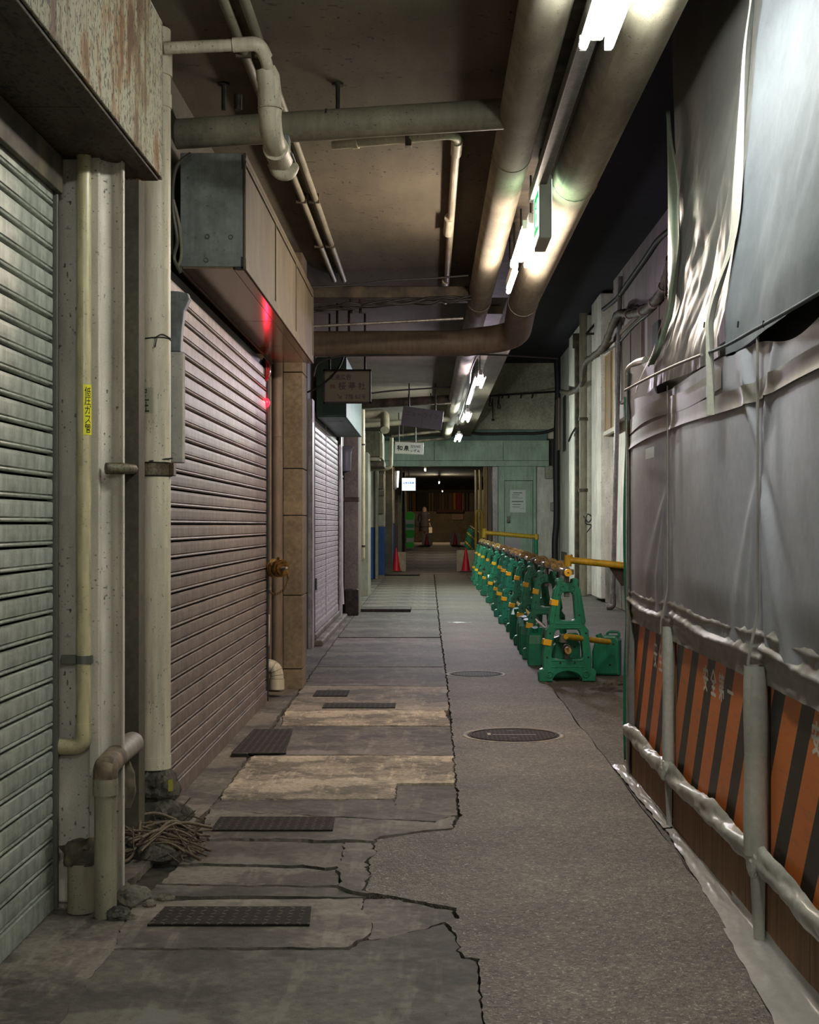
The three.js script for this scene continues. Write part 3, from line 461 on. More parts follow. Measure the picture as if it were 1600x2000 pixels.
// ---------- pipes under the ceiling ----------
{
  const y1 = 3.27, x1 = 0.44, r1 = 0.102, y2 = 3.23, x2 = 0.815, r2 = 0.125;
  const a = thing('main_pipe', 'thick cream pipe running along the ceiling left of the strip lights', 'pipe', V(x1, y1, -15), 'big pipes under the ceiling');
  part(a, 'pipe', cyl(V(x1, y1, 4), V(x1, y1, -12.8), r1, 32), mt.pipeBig);
  part(a, 'pipe', cyl(V(x1, y1, -12.75), V(x1 - 0.06, y1 - 0.02, -31), r1 * 0.98, 28), mt.pipeBig);
  parts(a, 'joint_band', [cyl(V(x1, y1, -12.6), V(x1, y1, -12.72), r1 + 0.006, 28), cyl(V(x1, y1, -7.6), V(x1, y1, -7.66), r1 + 0.003, 28)], mt.pipeBig);
  part(a, 'joint_band', ring(V(x1, y1, -12.56), V(0, 0, 1), r1 + 0.004, 0.004), mt.steel);
  const b = thing('main_pipe', 'thickest cream pipe right of the strip lights, turning left at its far end', 'pipe', V(x2, y2, -8), 'big pipes under the ceiling');
  part(b, 'pipe', cyl(V(x2, y2, 4), V(x2, y2, -12.55), r2, 32), mt.pipeBig);
  parts(b, 'joint_band', [ring(V(x2, y2, -12.4), V(0, 0, 1), r2 + 0.004, 0.005), ring(V(x2, y2, -8.0), V(0, 0, 1), r2 + 0.002, 0.003)], mt.steel);
  part(b, 'elbow', sweep(bend([V(x2, y2, -12.5), V(x2, 3.06, -13.4), V(x2 - 0.5, 3.0, -13.42)], 0.34, 10), r2 + 0.004, 28), mt.pipeBrown);
  part(b, 'cross_pipe', cyl(V(x2 - 0.45, 3.0, -13.42), V(-1.6, 3.0, -13.5), r2 * 0.96, 28), mt.pipeBrown);
  parts(b, 'hanger', [cyl(V(-0.75, 3.1, -13.44), V(-0.75, 3.45, -13.44), 0.012, 6), cyl(V(-0.86, 3.1, -13.44), V(-0.86, 3.45, -13.44), 0.012, 6)], mt.iron);
}
{ // cross pipe near the front
  const t = thing('cross_pipe', 'dark dusty pipe crossing under the near ceiling from left wall', 'pipe', V(-0.4, 3.26, -7), 'pipes crossing under the ceiling');
  part(t, 'pipe', cyl(P(300, 265, 7.05), P(990, 222, 6.9), 0.073, 24), mt.pipeOlive);
  part(t, 'joint_band', cyl(P(636, 243, 6.98), P(640, 243, 6.98), 0.075, 24), mt.pipeDark);
  for (const px of [437, 660]) part(t, 'hanger', [cyl(P(px, 215, 6.98), V(P(px, 215, 6.98).x, 3.45, -6.98), 0.011, 8), cyl(V(P(px, 1, 6.98).x, 3.45, -6.98), V(P(px, 1, 6.98).x, 3.438, -6.98), 0.03, 10)], mt.iron);
  part(t, 'valve', [cyl(P(465, 185, 6.98), P(465, 215, 6.98), 0.02, 10)], mt.iron);
  const u = thing('cross_duct', 'dark flat cable duct crossing the ceiling before the brown cross pipe', 'duct', V(-0.4, 3.2, -12), 'pipes crossing under the ceiling');
  part(u, 'tray', [dbox(X(560, 12.2), X(915, 12.2), 3.2, 3.3, 12.0, 12.3, 0.01)], mt.pipeDark);
  part(u, 'edge_strip', cyl(P(560, 640, 12.0), P(905, 622, 12.0), 0.012, 8), mt.steel);
  parts(u, 'hanger', [cyl(P(686, 570, 12.1), P(686, 612, 12.1), 0.012, 6), cyl(P(704, 575, 12.1), P(704, 612, 12.1), 0.012, 6)], mt.iron);
  const v = thing('cross_pipe', 'slim grey pipe crossing the far ceiling behind the sign with kanji', 'pipe', V(-0.4, 3, -23), 'pipes crossing under the ceiling');
  part(v, 'pipe', [cyl(P(700, 790, 22.5), P(880, 780, 22.2), 0.07, 16)], mt.pipeDark);
  parts(v, 'hanger', [cyl(P(799, 770, 22.4), P(799, 790, 22.4), 0.014, 6), cyl(P(842, 768, 22.4), P(842, 788, 22.4), 0.014, 6)], mt.iron);
  const w = thing('cross_pipe', 'pale elbow pipe crossing the far ceiling above the leaning dark sign', 'pipe', V(-0.8, 3, -24), 'pipes crossing under the ceiling');
  part(w, 'pipe', sweep(bend([P(690, 812, 24), P(752, 808, 24), P(752, 840, 23.6)], 0.1), 0.075, 16), mt.pipeOlive);
  part(w, 'pipe', cyl(P(690, 832, 25), P(880, 818, 25), 0.05, 12), mt.pipeOlive);
  const x = thing('cross_pipe', 'thin low pipe crossing just before the green header', 'pipe', V(-0.3, 3, -30), 'pipes crossing under the ceiling');
  parts(x, 'pipe', [cyl(P(765, 852, 30), P(880, 840, 30), 0.03, 10), cyl(P(765, 866, 31), P(880, 855, 31), 0.03, 10)], mt.pipeDark);
  parts(x, 'hanger', [cyl(P(787, 828, 30), P(787, 856, 30), 0.012, 6), cyl(P(813, 822, 30), P(813, 863, 30), 0.012, 6)], mt.iron);
}
{ // twin conduits along the ceiling
  for (const [dx, lab] of [[0, 'left one of two slim conduits running along the ceiling'], [0.085, 'right one of two slim conduits running along the ceiling']]) {
    const x = -0.84 + dx, t = thing('conduit', lab, 'conduit', V(x, 3.42, -8), 'twin ceiling conduits');
    part(t, 'pipe', cyl(V(x, 3.415, 3), V(x + 0.02, 3.415, -12.4), 0.022, 12), mt.pipeOlive);
    for (const d of [5, 6.4, 7.8, 9.3, 10.8]) part(t, 'clip', dbox(x - 0.035 + 0.01, x + 0.035 + 0.01, 3.388, 3.45, d, d + 0.02, 0.003), mt.pipeDark);
  }
  const t = thing('drain_pipe', 'white drain pipe with a stepped elbow hanging at the upper left', 'pipe', P(520, 200, 6), 'left wall pipes');
  part(t, 'arm', sweep(bend([P(322, 94, 6.1), P(505, 86, 6.1), P(520, 118, 6.15), P(524, 140, 6.2)], 0.06), 0.026, 16), mt.pipeCream);
  part(t, 'socket', sweep(bend([P(455, 88, 6.1), P(506, 85, 6.1), P(519, 112, 6.15)], 0.05), 0.031, 16), mt.pipeCream);
  part(t, 'trap', sweep(bend([P(518, 132, 6.2), P(526, 160, 6.22), P(528, 262, 6.3), P(545, 300, 6.5)], 0.14), [0.043, 0.05, 0.052, 0.051, 0.05, 0.05, 0.05, 0.051, 0.052, 0.05, 0.05, 0.05, 0.05, 0.05, 0.05, 0.05], 20), mt.pipeCream);
  parts(t, 'collar', [ring(P(528, 212, 6.25), V(0, 1, 0), 0.052, 0.004), sweep([P(538, 288, 6.42), P(548, 310, 6.6)], 0.058, 20)], mt.pipeCream);
  parts(t, 'bracket', [dbox(X(556, 6.6), X(566, 6.6), Y(310, 6.6), Y(268, 6.6), 6.55, 6.65, 0.004), dbox(X(535, 6.6), X(576, 6.6), Y(313, 6.6), Y(308, 6.6), 6.5, 6.65, 0.003)], mt.ductGrey);
  part(t, 'end_elbow', sweep(curve([P(536, 316, 6.6), P(545, 335, 6.62), P(562, 338, 6.66), P(570, 325, 6.7)], 10), 0.035, 16), mt.pipeCream);
  const s = thing('sprinkler_pipe', 'thin pale pipe on the ceiling turning a right angle beside the thick pipe', 'pipe', P(890, 270, 7.6), 'ceiling pipes');
  const yy = 3.41;
  const on = (px, py, y = yy) => { const d = (y - EYE) * F / (CY - py); return V((px - CX) * d / F, y, -d); };
  part(s, 'pipe', sweep(bend([on(650, 284), on(893, 262), on(870, 590)], 0.1, 8), 0.024, 14), mt.pipeCream);
  parts(s, 'socket', [cyl(on(878, 425), on(875, 455), 0.034, 14), cyl(on(893, 275), on(891, 300), 0.032, 14), cyl(on(700, 279), on(690, 280), 0.032, 14), cyl(on(871, 548), on(870, 556), 0.034, 14)], mt.pipeCream);
  part(s, 'clip', dbox(on(797, 271).x - 0.015, on(797, 271).x + 0.02, yy - 0.045, 3.45, -on(797, 271).z - 0.03, -on(797, 271).z + 0.03, 0.004), mt.pipeDark);
}
{ // loose cables
  const cable = (name, label, pts, r, n = 40, grp = 'cables under the ceiling') => single(name, label, 'cable', sweep(curve(pts, n), r, 7), mt.wire, grp);
  cable('overhead_cable', 'thin brown cable sagging across the ceiling beyond the slim pipes', [P(560, 562, 11.2), P(670, 558, 11.3), P(760, 548, 11.3), P(840, 544, 11.3), P(915, 538, 11.3)], 0.008);
  const bun = thing('cable_bundle', 'tangle of black cables over the flat duct before the cross pipe', 'cable', P(760, 595, 11.8), 'cables under the ceiling');
  for (let k = 0; k < 7; k++) { const pts = []; for (let i = 0; i <= 8; i++) pts.push(P(600 + i * 40, 603 - i * 2.6 + rr(-7, 7), 11.75 + rr(-0.05, 0.05))); part(bun, 'strand', sweep(curve(pts, 40), rr(0.006, 0.012), 6), mt.wire); }
  cable('overhead_cable', 'black cable looping below the cross pipe above the kanji sign', [P(612, 735, 13.3), P(620, 712, 13.3), P(660, 697, 13.4), P(760, 692, 13.4), P(900, 692, 13.4), P(960, 693, 13.4), P(1090, 700, 14)], 0.009, 60);
  cable('overhead_cable', 'second black cable drooping from the pillar to the kanji sign', [P(601, 766, 14.2), P(620, 757, 14.3), P(648, 735, 14.5), P(665, 712, 14.6), P(672, 692, 14.6)], 0.01);
  cable('overhead_cable', 'thin cable stretched over the far ceiling from the teal box', [P(700, 772, 20), P(760, 764, 20.4), P(880, 756, 20.6)], 0.012);
  cable('lamp_cable', 'black lead hanging past the far strip lights', [P(932, 694, 15), P(921, 720, 16), P(917, 750, 18), P(906, 790, 21), P(893, 830, 25)], 0.009);
  cable('draped_cable', 'thick black cable draped below the grey wall above the green header', [P(908, 826, 34.7), P(912, 840, 34.7), P(925, 846, 34.7), P(1000, 847, 34.7), P(1060, 845, 34.7), P(1088, 836, 34.7)], 0.035, 50);
  const st = thing('knotted_string', 'black string with tied loops across the grey wall by the far lights', 'cable', P(1020, 770, 34.6), 'cables on the far wall');
  part(st, 'string', sweep(curve([P(950, 774, 34.7), P(975, 772, 34.7), P(1040, 768, 34.7), P(1098, 764, 34)], 20), 0.025, 7), mt.wire);
  for (const [a, b] of [[958, 792], [975, 797]]) part(st, 'loop', sweep(curve([P(a, 773, 34.6), P(a - 2, b - 8, 34.6), P(a - 2, b, 34.6), P(a + 3, b, 34.6), P(a, b - 9, 34.6), P(a, 773, 34.6)], 20), 0.012, 6), mt.wire);
  part(st, 'loop', [cyl(P(962, 778, 34.6), P(963, 822, 34.6), 0.012, 6), cyl(P(963, 818, 34.6), P(963, 822, 34.6), 0.035, 8)], mt.wire);
  for (const px of [983, 995, 1019, 1041]) part(st, 'knot', cyl(P(px, 770, 34.6), P(px - 2, 778, 34.6), 0.02, 6), mt.wire);
}
{ // exit sign
  const t = thing('exit_sign', 'lit green and white exit box hanging between the thick pipes', 'sign', P(1065, 465, 7.8));
  const x0 = X(1054, 7.75), x1 = X(1078, 7.75), y0 = Y(465, 7.75), y1 = Y(340, 7.75);
  part(t, 'housing', dbox(x0, x1, y0, y1, 7.75, 8.15, 0.008), M(C(0.42, 0.44, 0.38), { roughness: 0.5 }));
  const ex = canvasTex(256, 256, (c) => { c.fillStyle = '#f2fff6'; c.fillRect(0, 0, 256, 256); c.fillStyle = '#0a9a50'; c.fillRect(20, 40, 216, 180); c.fillStyle = '#f2fff6'; c.fillRect(150, 70, 60, 130); c.strokeStyle = '#f2fff6'; c.lineWidth = 16; c.beginPath(); c.moveTo(60, 190); c.lineTo(95, 150); c.lineTo(90, 105); c.lineTo(130, 120); c.moveTo(95, 150); c.lineTo(125, 185); c.stroke(); c.beginPath(); c.arc(98, 80, 14, 0, 7); c.fill(); });
  const em = new THREE.MeshStandardMaterial({ color: 0x111111, emissiveMap: ex, emissive: 0xffffff, emissiveIntensity: 1.4 });
  part(t, 'lit_face', face(0.36, y1 - y0 - 0.04).rotateY(-Math.PI / 2).translate(x0 - 0.003, (y0 + y1) / 2, -7.95), em, { uv: 1 });
  part(t, 'lit_face', face(0.36, y1 - y0 - 0.04).rotateY(Math.PI / 2).translate(x1 + 0.003, (y0 + y1) / 2, -7.95), em, { uv: 1 });
  for (const s of [-1, 1]) { const L = new THREE.RectAreaLight(C(0.62, 1, 0.62), 3.2, 0.36, y1 - y0 - 0.04); L.name = 'exit_sign_glow'; L.position.set((s < 0 ? x0 : x1) + s * 0.008, (y0 + y1) / 2, -7.95); L.lookAt(s * 10, (y0 + y1) / 2, -7.95); scene.add(L); }
  part(t, 'stem', dbox((x0 + x1) / 2 - 0.02, (x0 + x1) / 2 + 0.02, y1, 3.45, 7.85, 8.0, 0.004), mt.iron);
  const w = single('wiring_channel', 'grey metal wiring channel running between the two thick pipes', 'channel', [dbox(0.57, 0.64, 3.14, 3.2, 5.05, 8.2, 0.006)], M(C(0.2, 0.195, 0.185), { map: T.galv, tile: 0.5, roughness: 0.5 }));
  const w2 = single('wiring_channel', 'grey metal wiring channel beyond the brown cross pipe', 'channel', [dbox(0.56, 0.63, 3.14, 3.2, 18, 22, 0.006), cyl(V(0.595, 3.19, -19), V(0.595, 3.37, -19), 0.008, 6), cyl(V(0.595, 3.19, -21), V(0.595, 3.37, -21), 0.008, 6)], M(C(0.2, 0.195, 0.185), { map: T.galv, tile: 0.5, roughness: 0.5 }));
  for (const [dA, dB] of [[3, 13], [14, 30]]) single('lamp_rail', dA < 4 ? 'dark backing board above the near strip lights' : 'dark backing board above the far strip lights', 'board', dbox(0.5, 0.72, 3.36, 3.44, dA, dB, 0.004), mt.pipeDark);
}

// ---------- roller shutters ----------
function shutter(name, label, { x, d0, d1, y0, y1, pitch, mats, rail, split }) {
  const t = thing(name, label, 'shutter', V(x, y0, -(d0 + d1) / 2), 'roller shutters on the left wall');
  const prof = () => { const s = pitch / 0.077; return [[-0.014, 0], [0.0, 0.0005], [0.005, 0.003], [0.0065, 0.0065], [0.005, 0.0105], [-0.001, 0.0125], [-0.003, 0.014], [-0.001, 0.0155], [0.0045, 0.017], [0.0055, 0.03], [0.0055, 0.055], [0.0045, 0.066], [-0.002, 0.0685], [-0.014, 0.0695], [-0.014, 0.0765]].map(([a, b]) => [a, b * s]); };
  const runs = split ? [[d0 + 0.02, split - 0.012], [split + 0.012, d1 - 0.02]] : [[d0 + 0.025, d1 - 0.025]];
  for (const [a, b] of runs) {
    const geo = boxUV(join(extr(prof(), b - a, 0)));
    const n = Math.floor((y1 - y0 - 0.09) / pitch);
    for (let i = 0; i < n; i++) {
      const m = shade(new THREE.Mesh(geo, mats[(i * 7 + (i >> 2)) % 3])); m.name = 'slat';
      m.position.set(0, 0.085 + i * pitch, -b + (d0 + d1) / 2); m.position.x = (hash(i, 3, 7) - 0.5) * 0.002; t.add(m);
    }
    part(t, 'bottom_bar', dbox(x - 0.008, x + 0.012, y0 + 0.004, y0 + 0.084, a, b, 0.004), mats[0]);
  }
  if (split) part(t, 'mullion', dbox(x - 0.01, x + 0.012, y0, y1, split - 0.009, split + 0.009, 0.003), mats[2]);
  part(t, 'backing', dbox(x - 0.03, x - 0.016, y0, y1, d0, d1, 0), mt.black);
  for (const d of [d0, d1]) part(t, 'guide_rail', [dbox(x - 0.03, x + 0.02, y0, y1, d - 0.018, d + 0.004, 0.003)], rail);
  return t;
}
shutter('roller_shutter', 'nearest grey-green roller shutter at the left edge', { x: -1.275, d0: 1.2, d1: 4.86, y0: 0.0, y1: 2.545, pitch: 0.0765, mats: mt.shutA, rail: mt.clampMetal });
const sh2 = shutter('roller_shutter', 'brownish roller shutter under the cream duct lit by the red lamp', { x: -1.2, d0: 6.4, d1: 10.55, y0: 0.0, y1: 2.5, pitch: 0.0815, mats: mt.shutB, rail: mt.black });
const sh3 = shutter('roller_shutter', 'pale lilac two-bay roller shutter under the teal box', { x: -1.235, d0: 15.3, d1: 19.4, y0: 0.14, y1: 2.5, pitch: 0.067, mats: mt.shutC, rail: mt.iron, split: 17.1 });
part(sh3, 'handle', dbox(-1.232, -1.218, Y(1152, 15.6), Y(1129, 15.6), 15.5, 15.62, 0.003), mt.black);
part(sh2, 'rail_cover', dbox(X(333, 6.5), X(362, 6.5), Y(905, 6.5), Y(690, 6.5), 6.43, 6.5, 0.006), M(C(0.45, 0.44, 0.42), { map: T.paint, tile: 0.8 }));
part(sh2, 'drum_end_plate', extr([[X(330, 6.5), Y(690, 6.5)], [X(358, 6.5), Y(690, 6.5)], [X(360, 6.5), Y(650, 6.5)], [X(365, 6.5), Y(610, 6.5)], [X(375, 6.5), Y(588, 6.5)], [X(372, 6.5), Y(578, 6.5)], [X(355, 6.5), Y(574, 6.5)], [X(330, 6.5), Y(573, 6.5)]], 0.05, 0.004).translate(0, 0, -6.48), M(C(0.17, 0.185, 0.195), { map: T.galv, tile: 0.8, roughness: 0.5 }));
part(sh2, 'jamb_strip', [dbox(X(512.5, 10.62), X(519, 10.62), 0, 2.5, 10.58, 10.7, 0.004)], mt.wallWhite);

// ---------- boxes on the left wall ----------
{
  const x0 = -1.36, x1 = -0.966, y0 = 2.55, y1 = 3.13, dA = -2, dB = 5.2;
  const t = thing('sign_box', 'rust-streaked peeling steel fascia box over the nearest shutter', 'box', V(-1.16, y0, -2));
  part(t, 'face_plate', dbox(x1 - 0.012, x1, y0 + 0.004, y1, dA, dB, 0.004), mt.rust);
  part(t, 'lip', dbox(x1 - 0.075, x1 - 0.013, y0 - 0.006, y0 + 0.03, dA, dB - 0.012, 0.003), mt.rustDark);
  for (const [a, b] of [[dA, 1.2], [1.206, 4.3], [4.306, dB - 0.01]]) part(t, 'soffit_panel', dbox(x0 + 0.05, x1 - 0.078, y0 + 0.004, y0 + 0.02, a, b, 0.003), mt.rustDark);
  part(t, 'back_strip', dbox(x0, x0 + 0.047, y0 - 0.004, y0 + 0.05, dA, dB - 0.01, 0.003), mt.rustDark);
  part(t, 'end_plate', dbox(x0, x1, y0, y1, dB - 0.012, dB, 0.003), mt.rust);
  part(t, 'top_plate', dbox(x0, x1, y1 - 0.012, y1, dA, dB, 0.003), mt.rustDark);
  const sc = thing('shutter_hood', 'dark headboard above the nearest shutter under the rusty box', 'hood', V(-1.3, 2.35, 0));
  part(sc, 'board', dbox(-1.262, -1.24, 2.42, 2.546, 1.2, 4.86, 0.005), mt.pipeDark);
}
{
  const x0 = -1.2, x1 = -0.882, y0 = 2.53, y1 = 3.09, dA = 6.9, dB = 10.93;
  const t = thing('duct_box', 'grey and cream panelled duct box above the brownish shutter', 'duct', V(-1.04, y0, -8.9));
  part(t, 'end_panel', dbox(X(352, dA), x1 - 0.014, y0 + 0.012, y1, dA, dA + 0.012, 0.004), mt.ductGrey);
  part(t, 'corner_post', [dbox(x1 - 0.012, x1, y0, y1, dA - 0.002, dA + 0.02, 0.003)], mt.ductCream);
  parts(t, 'black_tape', [dbox(x1 - 0.02, x1 - 0.011, y1 - 0.075, y1 - 0.01, dA - 0.004, dA + 0.01, 0), dbox(x1 - 0.022, x1 - 0.011, y0 + 0.002, y0 + 0.06, dA - 0.004, dA + 0.01, 0), dbox(x1 - 0.045, x1 - 0.012, y0 - 0.002, y0 + 0.012, dA - 0.004, dA + 0.02, 0)], mt.black);
  for (const [px, py] of [[405, 462], [451, 463], [403, 508]]) part(t, 'bolt', ring(P(px, py, dA - 0.001), V(0, 0, 1), 0.0095, 0.003, 14), mt.clampMetal);
  const seams = [dA + 0.02, 8.27, 9.55, dB];
  for (let i = 0; i < 3; i++) {
    part(t, 'side_panel', dbox(x1 - 0.014, x1 - 0.004, y0 + 0.06, y1 - 0.06, seams[i] + 0.004, seams[i + 1] - 0.004, 0.004), mt.ductCream);
    part(t, 'seam_strip', dbox(x1 - 0.01, x1 + 0.003, y0 + 0.055, y1 - 0.055, seams[i + 1] - 0.02, seams[i + 1], 0.003), mt.ductCream);
  }
  part(t, 'rail', dbox(x1 - 0.012, x1 + 0.002, y0 - 0.002, y0 + 0.056, dA, dB, 0.004), mt.ductCream);
  parts(t, 'rail', [dbox(x1 - 0.012, x1 + 0.002, y1 - 0.056, y1 - 0.034, dA, dB, 0.003), dbox(x1 - 0.012, x1, y1 - 0.028, y1, dA, dB, 0.003)], mt.ductCream);
  const cuts = [dA, 8.7, 9.9, dB - 0.02];
  for (let i = 0; i < 3; i++) part(t, 'soffit_panel', dbox(x0 + 0.012, x1 - 0.062, y0 + 0.004, y0 + 0.014, cuts[i] + 0.006, cuts[i + 1] - 0.006, 0.002), mt.ductUnder);
  part(t, 'soffit_edge', [dbox(x1 - 0.058, x1 - 0.012, y0, y0 + 0.014, dA + 0.02, dB, 0.002)], mt.ductUnder);
  part(t, 'soffit_edge', [dbox(x0 - 0.002, x0 + 0.01, y0 - 0.006, y0 + 0.014, dA, dB, 0.002)], mt.ductCream);
  part(t, 'core', dbox(x0, x1 - 0.016, y0 + 0.016, y1 - 0.01, dA + 0.014, dB, 0), mt.wallDark);
  const c = thing('looped_cable', 'grey cables looping down beside the big vertical pipe and duct box', 'cable', P(345, 480, 6.7), 'cables on the left wall');
  part(c, 'cable', sweep(curve([P(372, 300, 6.8), P(345, 325, 6.75), P(337, 400, 6.7), P(346, 470, 6.7), P(340, 505, 6.65), P(352, 532, 6.7)], 30), 0.009, 8), mt.clampMetal);
  part(c, 'cable', sweep(curve([P(338, 390, 6.7), P(350, 440, 6.72), P(354, 500, 6.75), P(346, 525, 6.7)], 24), 0.008, 8), mt.pipeOlive);
}
{
  const x0 = -1.235, x1 = -0.908, y0 = 2.48, y1 = 3.14, dA = 15.7, dB = 19.3;
  const t = thing('fascia_box', 'teal painted fascia box over the pale lilac shutter', 'box', V(-1.07, y0, -17.5));
  part(t, 'end_panel', dbox(x0, x1, y0 + 0.01, y1, dA, dA + 0.02, 0.006), mt.tealDark);
  part(t, 'face_panel', dbox(x1 - 0.015, x1 + 0.004, y0, y1, dA + 0.002, dB, 0.005), mt.teal);
  part(t, 'soffit_panel', dbox(x0, x1 - 0.014, y0, y0 + 0.016, dA + 0.02, dB, 0.003), mt.tealDark);
  parts(t, 'seam', [dbox(x0 + 0.08, x1 - 0.06, y0 - 0.003, y0, dA + 0.25, dA + 0.262, 0), dbox(x0 + 0.08, x1 - 0.06, y0 - 0.003, y0, dA + 0.6, dA + 0.612, 0)], mt.tealDark);
  part(t, 'end_panel', dbox(x0, x1, y0 + 0.01, y1, dB - 0.02, dB, 0.006), mt.tealDark);
}
// ---------- pipes on the left wall ----------
{
  const d = D1 - 0.045, t = thing('gas_pipe', 'glossy cream gas pipe with a yellow label beside the nearest shutter', 'pipe', P(165, 1460, d), 'left wall pipes');
  const px = 164, x = X(px, d), r = 0.0245;
  part(t, 'pipe', cyl(V(x, Y(1415, d), -d), V(x, 2.8, -d), r, 20), mt.pipeGas);
  part(t, 'elbow', sweep(bend([V(x, Y(1412, d), -d), V(x, Y(1458, d), -d), V(X(114, d), Y(1458, d), -d)], 0.04), 0.0275, 18), mt.pipeGas);
  parts(t, 'bracket', [cyl(V(x, Y(1296, d), -d), V(x, Y(1280, d), -d), r + 0.003, 18), dbox(X(120, d), X(154, d), Y(1297, d), Y(1279, d), d - 0.006, d + 0.004, 0.002), dbox(X(176, d), X(181, d), Y(1296, d), Y(1280, d), d - 0.01, d + 0.01, 0.002)], mt.clampMetal);
  const lt = canvasTex(96, 384, (c) => { c.fillStyle = '#d9cf2c'; c.fillRect(0, 0, 96, 384); c.strokeStyle = '#1c1a08'; line(c, '低圧ガス管', 14, 22, 64, 6, 7, true); });
  lt.wrapS = THREE.ClampToEdgeWrapping;
  part(t, 'label', new THREE.CylinderGeometry(r + 0.0012, r + 0.0012, (850 - 752) * d / F, 16, 1, true, 0.12, 1.45).translate(x, Y(801, d), -d), new THREE.MeshStandardMaterial({ map: lt, roughness: 0.4 }), { uv: 1, label: 'yellow label with black characters' });
}
{
  const d = 6.2, x = X(300.5, d), r = 0.072, t = thing('downpipe', 'thick cream vertical downpipe standing between the two left shutters', 'pipe', V(x, 0, -d), 'left wall pipes');
  part(t, 'pipe', cyl(V(x, Y(1478, d), -d), V(x, 3.44, -d), r, 36), mt.pipeCream);
  parts(t, 'socket', [cyl(V(x, Y(1500, d), -d), V(x, Y(1476, d), -d), r * 1.03, 32), cyl(V(x, Y(212, d), -d), V(x, Y(185, d), -d), r * 1.06, 32), cyl(V(x, Y(150, d), -d), V(x, Y(95, d), -d), r * 1.1, 32)], mt.pipeCream);
  const cy = Y(917, d), ch = 0.028;
  part(t, 'clamp', [cyl(V(x, cy - ch, -d), V(x, cy + ch, -d), r + 0.004, 32), dbox(x + r - 0.002, x + r + 0.02, cy - ch, cy + ch, d - 0.03, d + 0.03, 0.004)], M(C(0.40, 0.36, 0.27), { map: T.rust, tile: 0.25, roughness: 0.6 }));
  part(t, 'clamp_arm', sweep([P(207, 915, 4.9), P(240, 915, 4.93), V(x - r * 0.9, cy, -d + 0.03)], 0.02, 8), M(C(0.30, 0.27, 0.2), { map: T.rust, tile: 0.25, roughness: 0.6 }));
  parts(t, 'clamp_edge', [ring(V(x, cy + ch, -d), V(0, 1, 0), r + 0.004, 0.003, 28), ring(V(x, cy - ch, -d), V(0, 1, 0), r + 0.004, 0.003, 28)], mt.iron);
  const wy = Y(664, d), wp = []; for (let i = 0; i <= 24; i++) { const a = i / 24 * Math.PI * 2; wp.push(V(x + (r + 0.002) * Math.cos(a), wy + 0.004 * Math.sin(a * 2), -d + (r + 0.002) * Math.sin(a))); }
  part(t, 'tie_wire', [sweep(wp, 0.003, 6), sweep(curve([P(238, 655, d), P(255, 656, d), P(270, 661, d - 0.03)], 8), 0.003, 6), sweep([V(x + 0.02, wy, -d + r + 0.004), V(x + 0.03, wy + 0.006, -d + r + 0.006), V(x + 0.02, wy - 0.04, -d + r + 0.004)], 0.003, 6), sweep(curve([V(x + 0.02, wy, -d + r + 0.003), V(x + 0.045, wy + 0.016, -d + r - 0.01), V(x + r + 0.003, wy + 0.004, -d + 0.02)], 8), 0.003, 6)], mt.wire);
  const w2 = Y(903, d); part(t, 'tie_wire', [sweep([P(232, 906, d - 0.05), V(x - r, w2 - 0.006, -d + 0.02), V(x, w2 + 0.002, -d + r + 0.002), V(x + r * 0.8, w2 + 0.012, -d + r * 0.65), V(x + r + 0.012, w2 + 0.016, -d + 0.02)], 0.0035, 6)], mt.wire);
  const mk = canvasTex(128, 128, (c) => { c.fillStyle = '#aaa588'; c.fillRect(0, 0, 128, 128); c.strokeStyle = '#2c2718'; glyph(c, '安', 18, 4, 60, 40, 6); glyph(c, '圧', 30, 56, 64, 66, 7); c.fillStyle = '#aaa588'; for (let i = 0; i < 60; i++) c.fillRect(rr(0, 128), rr(0, 128), rr(2, 12), rr(2, 5)); });
  // worn stencil on the pipe
  const pat = new THREE.CylinderGeometry(r + 0.0008, r + 0.0008, 0.11, 14, 1, true, -0.75, 0.9).translate(x, Y(785, d), -d);
  part(t, 'stencil', pat, new THREE.MeshStandardMaterial({ map: mk, color: C(0.75, 0.75, 0.75), roughness: 0.6 }), { uv: 1, label: 'worn black stencil characters' });
  // lump of mortar around the foot
  part(t, 'mortar_foot', [lump(V(x + 0.005, 0.17, -d), 0.1, 0.1, 0.1, 5, 1), lump(V(x + 0.01, 0.05, -d + 0.02), 0.14, 0.08, 0.13, 5, 2)], mt.rubble[0]);
  part(t, 'yellow_mark', new THREE.CylinderGeometry(0.103, 0.105, 0.05, 10, 1, true, 0.75, 0.25).translate(x + 0.005, 0.185, -d), M(C(0.3, 0.26, 0.03), {}));
}
